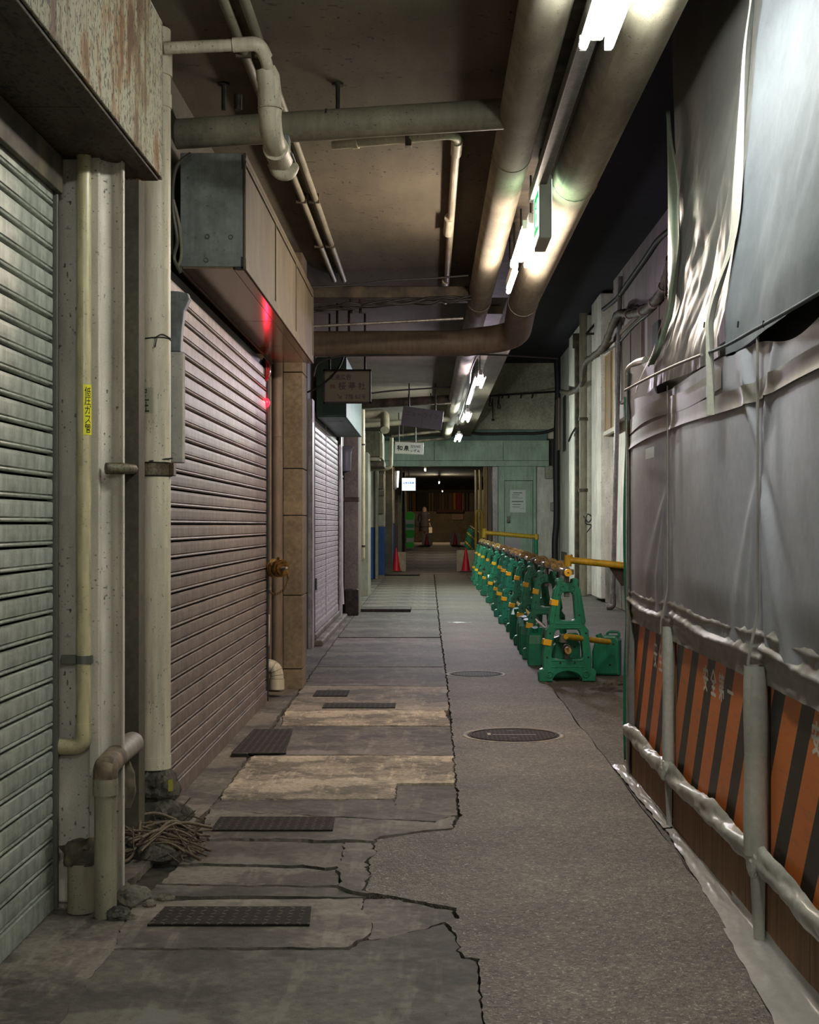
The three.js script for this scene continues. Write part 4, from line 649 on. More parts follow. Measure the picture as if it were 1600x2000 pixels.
{
  const d = 4.75, t = thing('waste_pipe', 'grey-brown waste pipe rising from the floor and bending toward the downpipe', 'pipe', P(206, 1780, d), 'left wall pipes');
  const x = X(206, d), r = 0.0365;
  part(t, 'pipe', cyl(V(x, -0.04, -d), V(x, Y(1548, d), -d), r, 24), mt.pipeOlive);
  part(t, 'socket', [cyl(V(x, Y(1552, d), -d), V(x, Y(1520, d), -d), r + 0.005, 24)], mt.pipeOlive);
  part(t, 'elbow', sweep(bend([V(x, Y(1524, d), -d), V(x, Y(1500, d), -d), P(226, 1478, 4.95)], 0.05), r + 0.004, 24), M(C(0.25, 0.2, 0.155), { map: T.dirt, tile: 0.4 }));
  part(t, 'branch', sweep([P(222, 1483, 4.9), P(254, 1454, 5.5), P(258, 1452, 5.7)], [r, 0.045, 0.046], 24), M(C(0.27, 0.24, 0.2), { map: T.paint, tile: 0.4, roughness: 0.6 }));
  const s = thing('pipe_stub', 'broken grey pipe stub wrapped in torn sheet by the shutter foot', 'pipe', P(160, 1770, 4.8), 'left wall pipes');
  part(s, 'pipe', cyl(P(158, 1780, 4.8), P(158, 1680, 4.8), 0.044, 22), mt.pipeOlive);
  part(s, 'wrap', grid(24, 6, (u, v) => { const a = u * Math.PI * 2, rad = 0.046 + 0.008 * Math.sin(a * 3 + v * 4) + 0.01 * v; return V(X(156, 4.8) + Math.cos(a) * rad - 0.012 * v, Y(1688, 4.8) + v * (0.075 + 0.018 * Math.sin(a + 1)), -4.8 + Math.sin(a) * rad); }), M(C(0.16, 0.15, 0.12), { map: T.dirt, tile: 0.3, side: THREE.DoubleSide }));
  part(s, 'wrap', lump(P(156, 1655, 4.8), 0.045, 0.03, 0.045, 4, 9), M(C(0.16, 0.15, 0.12), { map: T.dirt, tile: 0.3 }));
  part(s, 'collar', ring(P(158, 1682, 4.8), V(0, 1, 0), 0.045, 0.004), mt.pipeDark);
  single('leaning_board', 'pale rounded board wedged behind the waste pipe', 'board', extr([[-0.05, 0], [0.03, 0.0], [0.05, 0.06], [0.045, 0.13], [0.02, 0.19], [-0.05, 0.2]], 0.012, 0.003).translate(X(240, 5.3), Y(1578, 5.3), -5.3), M(C(0.25, 0.24, 0.2), { map: T.dirt, tile: 0.5 }));
  // rubble and dry twigs
  const rock = (px, py, s, m, lab, sx = 1) => { const q = G(px, py); return single('rubble_stone', lab, 'stone', lump(V(q[0], s * 0.35, q[1]), s * sx, s * 0.7, s * 0.8, 3, px), mt.rubble[m], 'broken stones by the left wall'); };
  rock(262, 1768, 0.065, 0, 'largest broken stone in the hole at the foot of waste pipe');
  rock(230, 1795, 0.04, 2, 'dark rounded stone nearest the shutter kerb in the rubble hole');
  rock(292, 1772, 0.026, 1, 'small pale stone right of the largest broken stone');
  rock(318, 1760, 0.028, 1, 'flat pale chip at the right end of the rubble hole', 1.5);
  rock(256, 1797, 0.02, 1, 'small chip in front of the largest broken stone');
  rock(300, 1678, 0.06, 2, 'dark stone under the dry twigs by the downpipe', 1.5);
  rock(262, 1665, 0.055, 2, 'lump of earth left of the dry twigs');
  rock(345, 1640, 0.05, 0, 'rubble lump right behind the dry twigs');
  rock(250, 1628, 0.06, 2, 'dark lump between waste pipe and mortar foot');
  rock(385, 1655, 0.03, 1, 'small stone at the right tip of the twigs');
  const tw = thing('twig_bundle', 'heap of dry twigs and stalks at the foot of the downpipe', 'twigs', V(-0.92, 0, -5.85));
  const geos = [];
  for (let i = 0; i < 46; i++) { const q = G(rr(235, 300), rr(1640, 1690)), e = G(rr(340, 415), rr(1625, 1690)), y0 = rr(0.01, 0.1), y1 = rr(0.005, 0.06), mid = V((q[0] + e[0]) / 2 + rr(-0.03, 0.03), (y0 + y1) / 2 + rr(0, 0.05), (q[1] + e[1]) / 2 + rr(-0.05, 0.05)); geos.push(sweep(curve([V(q[0], y0, q[1]), mid, V(e[0], y1, e[1])], 8), rr(0.0025, 0.008), 5)); }
  for (let i = 0; i < 40; i++) { const q = G(rr(240, 370), rr(1600, 1690)); geos.push(sweep([V(q[0], rr(0, 0.08), q[1]), V(q[0] + rr(-0.08, 0.08), rr(0.01, 0.14), q[1] + rr(-0.06, 0.06))], rr(0.002, 0.004), 4)); }
  part(tw, 'stalks', geos, mt.twig, { kind: 'stuff' });
  const bq = [G(232, 1692), G(250, 1690), G(268, 1672), G(274, 1652)];
  part(tw, 'branch', sweep(curve([V(bq[0][0], 0.01, bq[0][1]), V(bq[1][0], 0.02, bq[1][1]), V(bq[2][0], 0.05, bq[2][1]), V(bq[3][0], 0.1, bq[3][1])], 14), 0.006, 7), mt.twig);
}
{ // between second and third shutter
  const d = 11.15, t = thing('downpipe', 'brown downpipe behind the brass hose connection', 'pipe', P(541, 1345, d), 'left wall pipes');
  const x = X(541, d);
  part(t, 'pipe', cyl(V(x, 0.02, -d), V(x, 3.45, -d), 0.046, 24), mt.pipeBrown);
  part(t, 'joint', ring(V(x, Y(853, d), -d), V(0, 1, 0), 0.047, 0.003), mt.pipeBrown);
  const u = thing('conduit', 'pair of slim reddish conduits right of the brownish shutter', 'conduit', P(524, 1345, 10.85), 'left wall pipes');
  part(u, 'pipe', cyl(P(516.5, 1340, 10.85), P(516.5, 705, 10.85), 0.016, 12), mt.pipeBrown);
  part(u, 'pipe', cyl(P(527, 1345, 10.95), P(527, 705, 10.95), 0.014, 12), mt.pipeBrown);
  part(u, 'meter_tube', [cyl(P(519, 1170, 10.7), P(519, 1205, 10.7), 0.022, 12), sweep(bend([P(517, 1205, 10.7), P(517, 1262, 10.7), P(524, 1262, 10.7), P(525, 1200, 10.7)], 0.02), 0.009, 8)], mt.wallWhite);
  const e = thing('drain_elbow', 'segmented cream drain elbow at the foot of the brown downpipe', 'pipe', P(536, 1340, 10.9), 'left wall pipes');
  part(e, 'elbow', sweep(curve([P(512, 1302, 10.8), P(525, 1300, 10.8), P(537, 1306, 10.8), P(541, 1318, 10.8), P(541, 1328, 10.8)], 12), 0.05, 20), mt.pipeCream);
  for (let i = 0; i < 5; i++) { const c = curve([P(512, 1302, 10.8), P(525, 1300, 10.8), P(537, 1306, 10.8), P(541, 1318, 10.8), P(541, 1328, 10.8)], 12); const k = 3 + i * 2, ax = c[Math.min(k + 1, 12)].clone().sub(c[k - 1]); part(e, 'seam', ring(c[k], ax, 0.0505, 0.002), mt.pipeOlive); }
  part(e, 'socket', cyl(P(541, 1326, 10.8), P(541, 1346, 10.8), 0.056, 20), mt.pipeCream);
  // hose connection
  const h = thing('hose_connection', 'brass fire hose connection with cap and hanging chain beside the shutter', 'fire connection', P(540, 1130, 10.6));
  const a = P(505, 1109, 10.75), b = P(546, 1110, 10.5), dir = b.clone().sub(a).normalize(), on = (s) => a.clone().add(dir.clone().multiplyScalar(s)), L = b.distanceTo(a);
  part(h, 'body', cyl(a, on(L * 0.78), 0.062, 24), mt.brass);
  parts(h, 'ring', [cyl(on(L * 0.74), on(L * 0.82), 0.071, 24), cyl(on(L * 0.88), on(L * 0.93), 0.07, 24)], M(C(0.5, 0.34, 0.14), { roughness: 0.3, metalness: 0.8 }));
  const cap = part(h, 'cap', [cyl(on(L * 0.8), on(L * 1.1), 0.064, 24), cyl(on(L * 1.1), on(L * 1.16), 0.05, 20)], mt.brass);
  part(cap, 'knob', [cyl(on(L * 1.15), on(L * 1.3), 0.014, 10), new THREE.SphereGeometry(0.014, 10, 8).translate(...on(L * 1.3).toArray())], mt.steel);
  parts(h, 'lug', [0, 1.2, -1.2].map((q) => { const c = on(L * 0.95), up = V(0, 1, 0).applyAxisAngle(dir, q); return cyl(c.clone().add(up.clone().multiplyScalar(0.06)), c.clone().add(up.clone().multiplyScalar(0.082)), 0.01, 8); }), mt.brass);
  const cp = curve([P(561, 1118, 10.4), P(563, 1130, 10.42), P(553, 1152, 10.45), P(537, 1161, 10.5), P(523, 1152, 10.6), P(514, 1138, 10.7)], 34);
  part(h, 'chain', cp.map((q, i) => new THREE.TorusGeometry(0.007, 0.0025, 5, 8).rotateY(i % 2 ? 0 : Math.PI / 2).translate(q.x, q.y, q.z)), mt.brass);
  // fire bell and red lamp
  const bell = thing('fire_bell', 'dark red fire alarm bell above the glowing red lamp', 'alarm bell', P(517, 745, 10.7));
  const bc = P(515, 724, 10.5);
  part(bell, 'dome', lathe([[0, 0.05], [0.04, 0.046], [0.075, 0.03], [0.092, 0.004], [0.096, 0], [0.09, -0.004], [0.0, -0.004]], 28).rotateZ(-Math.PI / 2).rotateY(0.28).translate(bc.x, bc.y, bc.z), mt.redDark);
  part(bell, 'base', cyl(bc.clone().add(V(-0.05, 0, -0.01)), bc.clone().add(V(0, 0, 0)), 0.03, 14), mt.clampMetal);
  const lampC = P(517.5, 787, 10.5), rl = thing('red_lamp', 'glowing red fire alarm lamp on the conduit by the shutter', 'lamp', lampC);
  part(rl, 'lens', new THREE.SphereGeometry(0.036, 20, 14).translate(lampC.x, lampC.y, lampC.z), glow(1, 0.002, 0.006, 14));
  part(rl, 'filament', new THREE.SphereGeometry(0.009, 10, 8).translate(lampC.x - 0.004, lampC.y, lampC.z + 0.031), glow(1, 0.45, 0.4, 9));
  part(rl, 'socket', cyl(lampC.clone().add(V(-0.05, 0, -0.02)), lampC.clone().add(V(-0.02, 0, -0.008)), 0.03, 14), mt.clampMetal);
  const pl = new THREE.PointLight(C(1, 0.02, 0.06), 0.2); pl.name = 'red_lamp_glow'; pl.position.copy(lampC); pl.castShadow = true; scene.add(pl);
}
{ // further along the left wall
  const t = thing('uplight', 'dark flared uplight fixture on the pillar past the pale shutter', 'lamp', P(676, 935, 20.1));
  const c = P(675, 905, 20.1), s = 20.1 / F;
  part(t, 'shade', lathe([[8 * s, -16 * s], [10.5 * s, -14 * s], [11 * s, 5 * s], [11.5 * s, 20 * s], [13 * s, 27 * s], [17 * s, 32 * s], [16 * s, 33 * s], [10 * s, 28 * s], [9 * s, 5 * s], [0, -12 * s]], 26).translate(c.x, c.y, c.z), mt.plasticGrey);
  part(t, 'bracket', sweep(curve([P(660, 920, 20.3), P(663, 930, 20.2), P(672, 922, 20.1), P(682, 918, 20.1)], 10), 0.018, 8), mt.black);
  part(t, 'ball_joint', new THREE.SphereGeometry(0.022, 12, 8).translate(...P(668, 931, 20.0).toArray()), mt.whitePlastic);
  parts(t, 'lead', [cyl(P(670, 848, 20.2), P(670, 872, 20.2), 0.01, 8), sweep(curve([P(658, 850, 20.2), P(661, 880, 20.2), P(661, 915, 20.2)], 10), 0.008, 6)], mt.whitePlastic);
  const w = thing('conduit', 'white slim conduit at the right jamb of the pale shutter', 'conduit', P(668, 1190, 20), 'left wall pipes');
  part(w, 'pipe', sweep([P(668, 936, 20.2), P(668, 1135, 20.2), P(670, 1180, 20.2)], 0.018, 10), mt.whitePlastic);
  const y = thing('downpipe', 'yellowish pipe with an elbow foot past the dark flared lamp', 'pipe', P(707, 1090, 23), 'left wall pipes');
  part(y, 'pipe', sweep(bend([P(708, 800, 23), P(708, 1092, 23), P(698, 1092, 23)], 0.05), 0.042, 16), mt.pipeGas);
  parts(y, 'collar', [cyl(P(708, 870, 23), P(708, 867, 23), 0.05, 14), cyl(P(708, 1068, 23), P(708, 1065, 23), 0.05, 14)], mt.iron);
  const o = thing('vent_hood', 'olive boxy vent hood hanging above the blue-footed wall', 'hood', P(730, 915, 27));
  part(o, 'body', [dbox(X(712, 27), X(741, 27), Y(892, 27), Y(842, 27), 27, 28.2, 0.01)], M(C(0.17, 0.16, 0.105), { map: T.galv, tile: 0.8 }));
  parts(o, 'edge_trim', [dbox(X(741, 27), X(747, 27), Y(895, 27), Y(845, 27), 26.98, 28.2, 0.01), dbox(X(720, 27), X(742, 27), Y(900, 27), Y(893, 27), 26.98, 27.6, 0.01)], mt.pipeOlive);
  part(o, 'grille', dbox(X(720, 27), X(750, 27), Y(911, 27), Y(899, 27), 27.1, 28.2, 0.01), mt.pipeDark);
  const p = thing('drain_pipe', 'pale pipe bending under the vent hood toward the white sign', 'pipe', P(745, 917, 28), 'left wall pipes');
  part(p, 'pipe', sweep(bend([P(720, 917, 28), P(764, 915, 28), P(765, 855, 28)], 0.1), 0.036, 14), mt.pipeOlive);
  for (const [a, b, y0, y1, lab] of [[737, 750, 955, 925, 'upper beige meter box above the blue wall'], [739, 751, 968, 959, 'small pale switch box between the beige meter boxes'], [737, 750, 1003, 969, 'lower beige meter box above the blue wall']]) single('meter_box', lab, 'box', dbox(X(a, 36.9), X(b, 36.9), Y(y0, 36.9), Y(y1, 36.9), 36.75, 37, 0.01), M(C(0.36, 0.33, 0.26), { map: T.paint, tile: 0.7 }), 'boxes on the far left wall');
  single('pasted_notice', 'white notice on the wall between blue paint and meter boxes', 'notice', dbox(X(739, 36.9), X(750.5, 36.9), Y(1027, 36.9), Y(1006, 36.9), 36.93, 36.99, 0.004), mt.wallWhite);
  const ml = thing('lantern', 'dark lantern with white streaks near the passage opening', 'lamp', P(771, 955, 39)); 
  part(ml, 'body', [lathe([[0.04, -0.25], [0.07, -0.2], [0.06, 0], [0.075, 0.18], [0.05, 0.26]], 14).translate(X(771, 39), Y(938, 39), -39)], mt.plasticGrey);
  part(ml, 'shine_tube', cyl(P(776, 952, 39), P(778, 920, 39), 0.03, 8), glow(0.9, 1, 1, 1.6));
}
// ---------- hanging signs ----------
function hangSign(name, label, c, w, h, th, draw, frameM, rodsTo, turn = 0, roll = 0, o = {}) {
  const t = thing(name, label, 'sign', V(c.x, c.y - h / 2, c.z), 'hanging shop signs');
  const q = o.px || [512, Math.round(512 * h / w)], tx = canvasTex(q[0], q[1], draw), E = new THREE.Euler(0, turn, roll);
  const put = (gg, dz) => { gg.translate(0, 0, dz); gg.applyQuaternion(new THREE.Quaternion().setFromEuler(E)); return gg.translate(c.x, c.y, c.z); };
  part(t, 'panel', put(new RoundedBoxGeometry(w, h, th, 1, 0.004), 0), frameM);
  const m = o.lit ? new THREE.MeshStandardMaterial({ color: 0x111111, emissiveMap: tx, emissive: 0xffffff, emissiveIntensity: o.lit }) : new THREE.MeshStandardMaterial({ map: tx, roughness: 0.5, color: o.tint || 0xffffff });
  part(t, 'sign_face', put(face(w * (o.in || 0.97), h * (o.in2 || o.in || 0.97)), th / 2 + 0.002), m, { uv: 1 });
  if (o.frame) { const f = 0.016, W = w / 2, Hh = h / 2; parts(t, 'frame', [put(new THREE.BoxGeometry(w, f, th + 0.02).translate(0, Hh - f / 2, 0), 0), put(new THREE.BoxGeometry(w, f, th + 0.02).translate(0, -Hh + f / 2, 0), 0), put(new THREE.BoxGeometry(f, h, th + 0.02).translate(-W + f / 2, 0, 0), 0), put(new THREE.BoxGeometry(f, h, th + 0.02).translate(W - f / 2, 0, 0), 0)], mt.black); }
  for (const rx of rodsTo) part(t, 'rod', cyl(V(c.x + rx, c.y + h / 2 - 0.01 + rx * Math.tan(roll), c.z), V(c.x + rx, o.top || 3.45, c.z), 0.011, 8), mt.wire);
  return t;
}
hangSign('hanging_sign', 'dim beige hanging sign with dark kanji in a black frame', P(678.5, 755, 14.6), 93 * 14.6 / F, 66 * 14.6 / F, 0.04, (c, w, h) => {
  c.fillStyle = '#6b6450'; c.fillRect(0, 0, w, h); c.strokeStyle = '#100d0a'; line(c, '交通広告', 52, 48, 58, 6, 7);
  c.strokeStyle = '#4a0d0c'; glyph(c, '株', 60, 158, 62, 50, 7); c.strokeStyle = '#1d100c'; line(c, '桜華社', 158, 134, 84, 26, 10);
  c.strokeStyle = '#100d0a'; glyph(c, '↘', 140, 268, 60, 56, 8); c.fillStyle = '#15100c'; c.font = 'bold 62px sans-serif'; c.fillText('2', 232, 320); line(c, '階', 272, 272, 52, 0, 6); c.fillText('62', 342, 320); line(c, '号', 416, 272, 52, 0, 6);
}, mt.black, [-0.18, 0.18], 0, 0.0, { frame: true, in: 0.95 });
hangSign('hanging_sign', 'dark tilted grey hanging sign with katakana', P(825, 817, 21.8), 80 * 21.8 / F, 38 * 21.8 / F, 0.05, (c, w, h) => { c.fillStyle = '#403e38'; c.fillRect(0, 0, w, h); c.strokeStyle = '#131211'; line(c, 'ニューライン', 34, 46, 66, 8, 11); c.strokeStyle = '#37342f'; line(c, 'イラスンー一イラン', 150, 172, 30, 6, 5); c.fillStyle = '#24221f'; c.fillRect(252, 0, 8, h); }, mt.plasticGrey, [-0.2, 0.2], 0, -0.13, { top: 3.45 });
hangSign('hanging_sign', 'white hanging sign reading IZUMI with black kanji', P(799.5, 875.5, 27.5), 56 * 27.5 / F, 23 * 27.5 / F, 0.03, (c, w, h) => { c.fillStyle = '#e2e3dc'; c.fillRect(0, 0, w, h); c.strokeStyle = '#0c0c0c'; line(c, '和泉', 34, 60, 96, 26, 15); c.fillStyle = '#1b2b33'; c.font = 'bold 62px sans-serif'; c.fillText('IZUMI', 280, 92); c.strokeStyle = '#167a9a'; c.lineWidth = 4; c.beginPath(); c.moveTo(282, 112); c.lineTo(462, 112); c.stroke(); c.strokeStyle = '#0e4a52'; line(c, 'いずみ', 282, 126, 50, 10, 9); }, mt.whitePlastic, [0.12, -0.2], 0.0, -0.04, { top: 3.45 });
hangSign('hanging_sign', 'brightly lit white box sign with blue lettering in the further passage', P(798.5, 946, 41), 27 * 41 / F, 25 * 41 / F, 0.12, (c, w, h) => { c.fillStyle = '#e9f4ff'; c.fillRect(0, 0, w, h); c.strokeStyle = '#2a55d8'; line(c, '広告社和泉', 40, 150, 76, 10, 13); c.strokeStyle = '#2f9fb0'; line(c, 'へスンイラ', 40, 300, 60, 26, 11); }, mt.whitePlastic, [0], 0, 0, { lit: 1.15, top: 3.02 });

// ---------- sheeted hoarding on the right ----------
const HX = 1.06;
const HD = (px) => HX * F / (px - CX), HY = (px, py) => EYE + HX * (CY - py) / (px - CX);
{
  const poles = [2.85, 4.48, 6.18, 7.48];
  const t = thing('site_hoarding', 'plastic-sheeted site hoarding with orange and black striped boards', 'hoarding', V(HX, 0, -5.2));
  const between = (d) => { let k = 0; while (k < 2 && d > poles[k + 1]) k++; return clamp((d - poles[k]) / (poles[k + 1] - poles[k])); };
  const fold = (d, y, td, ty, list) => { const dx = -(d - td), dy = y - ty, r = Math.hypot(dx, dy) + 1e-4, a = Math.atan2(dy, dx); let s = 0; for (const [th, w, A, len] of list) { let q = a - th; q = Math.atan2(Math.sin(q), Math.cos(q)); const lw = 0.018 + r * w * 0.55; s += A * 1.0 * Math.exp(-((r * q / lw) ** 2)) * (Math.abs(q) < 1.2 ? 1 : 0) * sstep(0.0, 0.22, r) * Math.exp(-r / len); } return s; };
  const F1 = [[-1.05, 0.13, 0.05, 0.7], [-1.28, 0.07, -0.02, 0.7], [-1.42, 0.06, 0.028, 0.7], [-0.75, 0.12, -0.018, 0.6], [2.2, 0.12, 0.04, 0.4], [1.95, 0.08, -0.03, 0.4], [0.95, 0.1, 0.04, 0.4], [-1.85, 0.1, 0.02, 0.8], [-2.15, 0.12, 0.018, 0.8]];
  const F2 = [[-1.75, 0.1, 0.03, 0.8], [-1.95, 0.07, -0.014, 0.8], [-2.1, 0.09, 0.024, 0.8], [-1.2, 0.12, 0.016, 0.7], [1.2, 0.07, 0.02, 0.4], [-2.45, 0.12, 0.016, 0.8], [-1.4, 0.08, -0.012, 0.8]];
  const mid = (d, y) => HX - 0.012 - 0.022 * Math.sin(between(d) * Math.PI) * sstep(0.9, 1.1, y) - 0.62 * fold(d, y, 4.5, 1.51, F1) - 0.62 * fold(d, y, 6.2, 1.5, F2) - 0.008 * fbm(d * 0.13, y * 0.1, 8, 3, 301);
  const top = (d) => 1.885 - 0.055 * sstep(5.0, 4.7, d) * (0.6 + 0.5 * Math.sin(d * 5.1)) + 0.05 * sstep(6.2, 7.4, d);
  part(t, 'middle_sheet', grid(200, 90, (u, v) => { const d = lerp(7.48, 2.7, u), y = lerp(0.9, top(d), v); return V(mid(d, y), y, -d); }), mt.sheetBlue);
  // tape band and hem
  part(t, 'tape_band', grid(120, 6, (u, v) => { const d = lerp(7.46, 2.7, u), y = lerp(1.7, 1.765, v) + 0.01 * Math.sin(d * 2.3); return V(mid(d, y) - 0.004 - 0.004 * sstep(0.3, 0.0, v), y, -d); }), mt.sheetPleat);
  part(t, 'tape_band', grid(60, 4, (u, v) => { const d = lerp(7.46, 5.0, u), y = lerp(1.775, 1.85, v) + 0.012 * Math.sin(d * 3.1); return V(mid(d, y) - 0.005, y, -d); }), mt.sheetPleat);
  // gathered band
  part(t, 'gathered_band', grid(260, 26, (u, v) => {
    const d = lerp(7.48, 2.7, u), b = between(d), sag = 0.03 * Math.sin(b * Math.PI), y = lerp(0.8, 0.985 - sag * 0.6, v);
    const w1 = 0.3 + 0.14 * Math.sin(b * 3.1 + 0.4), w2 = 0.62 - 0.12 * Math.sin(b * 3.1), n = fbm(d * 0.2, v * 0.3, 16, 3, 311);
    const o = 0.55 * (0.03 * Math.exp(-(((v - w2) / 0.09) ** 2)) * (0.35 + b * 0.9) + 0.022 * Math.exp(-(((v - w1 - 0.05) / 0.07) ** 2)) * (1 - b * 0.5) + 0.02 * Math.exp(-(((v - 0.85) / 0.08) ** 2)) + 0.02 * (n - 0.5)) - 0.004 + 0.012 * (fbm(d * 0.5 + v * 0.05, v * 0.2, 32, 2, 313) - 0.5);
    return V(HX - 0.016 - o, y, -d);
  }), mt.sheetPleat);
  // striped boards
  const stripe = (W, at) => canvasTex(1024, 416, (c, w, h) => {
    const k = w / W; c.fillStyle = '#dd7a38'; c.fillRect(0, 0, w, h); c.fillStyle = '#2b2520';
    for (let s = -2; s < 9; s++) { const a = s * 0.33 * k; c.beginPath(); c.moveTo(a, h); c.lineTo(a + 0.14 * k, h); c.lineTo(a + (0.14 + 0.4) * k, 0); c.lineTo(a + 0.4 * k, 0); c.fill(); }
    c.strokeStyle = '#e6e2dc'; [...'安全第一'].forEach((ch, i) => glyph(c, ch, at * w + i * 0.15 * k, 52, 0.1 * k, 0.105 * k, 9));
    for (let i = 0; i < 300; i++) { c.fillStyle = `rgba(${rr(60, 190) | 0},${rr(60, 140) | 0},${rr(40, 90) | 0},0.10)`; c.fillRect(rr(0, w), rr(0, h), rr(4, 70), rr(2, 14)); }
  });
  for (const [a, b, at] of [[2.7, 4.46, 0.27], [4.5, 6.16, 0.36], [6.2, 7.42, 0.52]]) {
    const W = b - a, m = new THREE.MeshStandardMaterial({ map: stripe(W, at), roughness: 0.42 });
    const o = part(t, 'striped_board', face(W, 0.6).rotateY(-Math.PI / 2).translate(HX + 0.004, 0.53, -(a + b) / 2), m, { uv: 1 });
    part(t, 'board_back', dbox(HX + 0.006, HX + 0.03, 0.23, 0.83, a, b, 0.003), mt.ply);
  }
  // plywood kick boards
  for (const [a, b] of [[2.7, 4.44], [4.46, 6.15], [6.17, 7.45]]) part(t, 'kick_board', dbox(HX - 0.012, HX + 0.006, 0.005, 0.225, a, b, 0.002), mt.ply);
  // rails wrapped in sheet
  const roll = (dA, dB) => grid(110, 18, (u, v) => { const d = lerp(dB, dA, u), a = lerp(-0.35, 2.9, v) * 1.0, n = 0.012 * (vn(d * 9, v * 5, 4096, 321) - 0.5) + 0.01 * Math.sin(d * 7 + v * 9) * sstep(0.4, 0.8, v) + 0.006 * (vn(d * 30 + v * 8, v * 12, 4096, 324) - 0.5), r = 0.04 + n; return V(HX - 0.01 - r * Math.sin(a) * 0.95, 0.235 - r * 1.15 * Math.cos(a) + 0.012 * Math.sin(d * 1.7), -d); });
  part(t, 'wrapped_rail', roll(2.7, 4.5), mt.tape); part(t, 'wrapped_rail', roll(4.5, 6.2), mt.tape); part(t, 'wrapped_rail', roll(6.2, 7.45), mt.tape);
  // posts wrapped in cloth tape
  for (const [d, w] of [[4.48, 0.037], [6.18, 0.026]]) {
    part(t, 'post_wrap', grid(14, 30, (u, v) => { const a = lerp(-3.14, 3.14, u), y = lerp(0.27, 0.86, v), r = w * (1 + 0.05 * Math.sin(y * 17 + u * 3)); return V(HX - w - 0.002 - r * Math.cos(a), y, -d + r * Math.sin(a)); }), mt.tape);
    part(t, 'post_wrap', grid(6, 8, (u, v) => { const a = lerp(-1.5, 1.5, u), y = lerp(0.005, 0.24, v), r = w * (0.7 + 0.3 * v); return V(HX - 0.014 - 1.2 * r * Math.cos(a), y, -d + r * Math.sin(a)); }), mt.tape);
    part(t, 'post_strip', grid(6, 60, (u, v) => { const a = lerp(-1.5, 1.5, u), y = lerp(0.83, 1.9, v), r = w * 0.28; return V(HX - 0.03 - 0.03 * sstep(1.05, 0.85, y) - 0.7 * r * Math.cos(a), y, -d + r * Math.sin(a)); }), mt.sheetPleat);
    part(t, 'post_knot', [lump(V(HX - 0.045, 0.245, -d + 0.01), 0.022, 0.045, 0.04, 3, 41)], mt.tape);
  }
  part(t, 'corner_post', [cyl(V(HX + 0.005, 0, -7.48), V(HX + 0.005, 2.08, -7.48), 0.035, 18)], mt.sheetPleat);
  part(t, 'corner_sheet', grid(10, 50, (u, v) => { const y = lerp(0.0, 2.1, v); return V(HX - 0.03 + u * 0.03 + 0.006 * Math.sin(y * 9), y, -7.4 - u * 0.2); }), mt.sheetPleat);
  part(t, 'corner_cap', sweep(curve([V(HX - 0.01, 2.02, -7.5), V(HX - 0.01, 2.1, -7.5), V(HX + 0.01, 2.125, -7.42), V(HX + 0.02, 2.11, -7.1)], 14), 0.026, 12), mt.tape);
  part(t, 'corner_sheet', grid(30, 10, (u, v) => { const d = lerp(7.5, 6.6, u), y = lerp(1.88, 2.12 - 0.06 * u, v); return V(HX - 0.016 - 0.008 * Math.sin(u * 5 + v * 3), y, -d); }), mt.sheetBlue);
  part(t, 'green_edge', grid(4, 40, (u, v) => { const y = lerp(0.05, 1.98, v); return V(HX - 0.012 - u * 0.024 * (0.1 + 0.6 * Math.abs(Math.sin(y * 3.3 + 0.5))), y, -7.62); }), M(C(0.01, 0.16, 0.09), { roughness: 0.4, side: THREE.DoubleSide }));
  part(t, 'end_sheet', dbox(HX + 0.02, 2.5, 0, 2.08, 7.5, 7.53, 0.004), mt.sheetBlue);
  part(t, 'back_board', dbox(HX + 0.035, HX + 0.06, 0, 1.98, 2.7, 7.46, 0.002), mt.black);
  part(t, 'patch', [dbox(HX - 0.06, HX - 0.058, 1.6, 1.65, 6.38, 6.62, 0)], mt.tape);

  // upper curtain
  const cu = thing('plastic_curtain', 'clear crinkled plastic sheet hanging above the striped hoarding', 'sheet', V(HX, 1.9, -5.5));
  const lean = (y) => 0.085 * Math.max(0, y - 2.0), left = (y) => (HX + lean(y)) * F / 472 + 0.1 * sstep(2.25, 2.04, y) + 0.45 * sstep(2.08, 1.93, y), right = () => 4.97, off = (y) => lean(y) + 0.05 * sstep(1.98, 2.3, y);
  const crk = (d, y) => { const s = sstep(3.4, 2.5, y), a = d * 0.8 + y * 0.6; return s * (0.055 * Math.abs(vn(d * 4 + y * 3, y * 2.2 - d, 4096, 331) - 0.5) + 0.02 * (vn(d * 11 + y * 8, y * 7, 4096, 333) - 0.5) + 0.008 * (vn(d * 26, y * 17 + d * 9, 4096, 335) - 0.5)) + 0.03 * Math.sin(d * 5 + y) * 0.5; };
  part(cu, 'clear_sheet', grid(130, 170, (u, v) => { const y = lerp(1.93, 3.75, v), d = lerp(left(y), right(y), u); return V(HX + off(y) - 0.03 - 0.7 * crk(d, y), y + 0.045 * u * (1 - v) * -1, -d); }), mt.film);
  part(cu, 'folded_edge', grid(16, 100, (u, v) => { const y = lerp(2.02, 3.3, v), w = 0.36 * sstep(3.35, 2.75, y) * (0.35 + 0.65 * sstep(2.2, 2.55, y)) + 0.03, d = left(y) - u * w; return V(HX + off(y) - 0.065 - 0.012 * Math.sin(u * 9 + y * 2) * (0.3 + u), y, -d); }), mt.filmGreen);
  part(cu, 'edge_strip', grid(6, 60, (u, v) => { const y = lerp(1.93, 2.5, v), w = 0.05 + 0.1 * sstep(2.2, 1.95, y); return V(HX + off(y) - 0.075 - 0.01 * u, y, -left(y) + u * w); }), mt.tape);
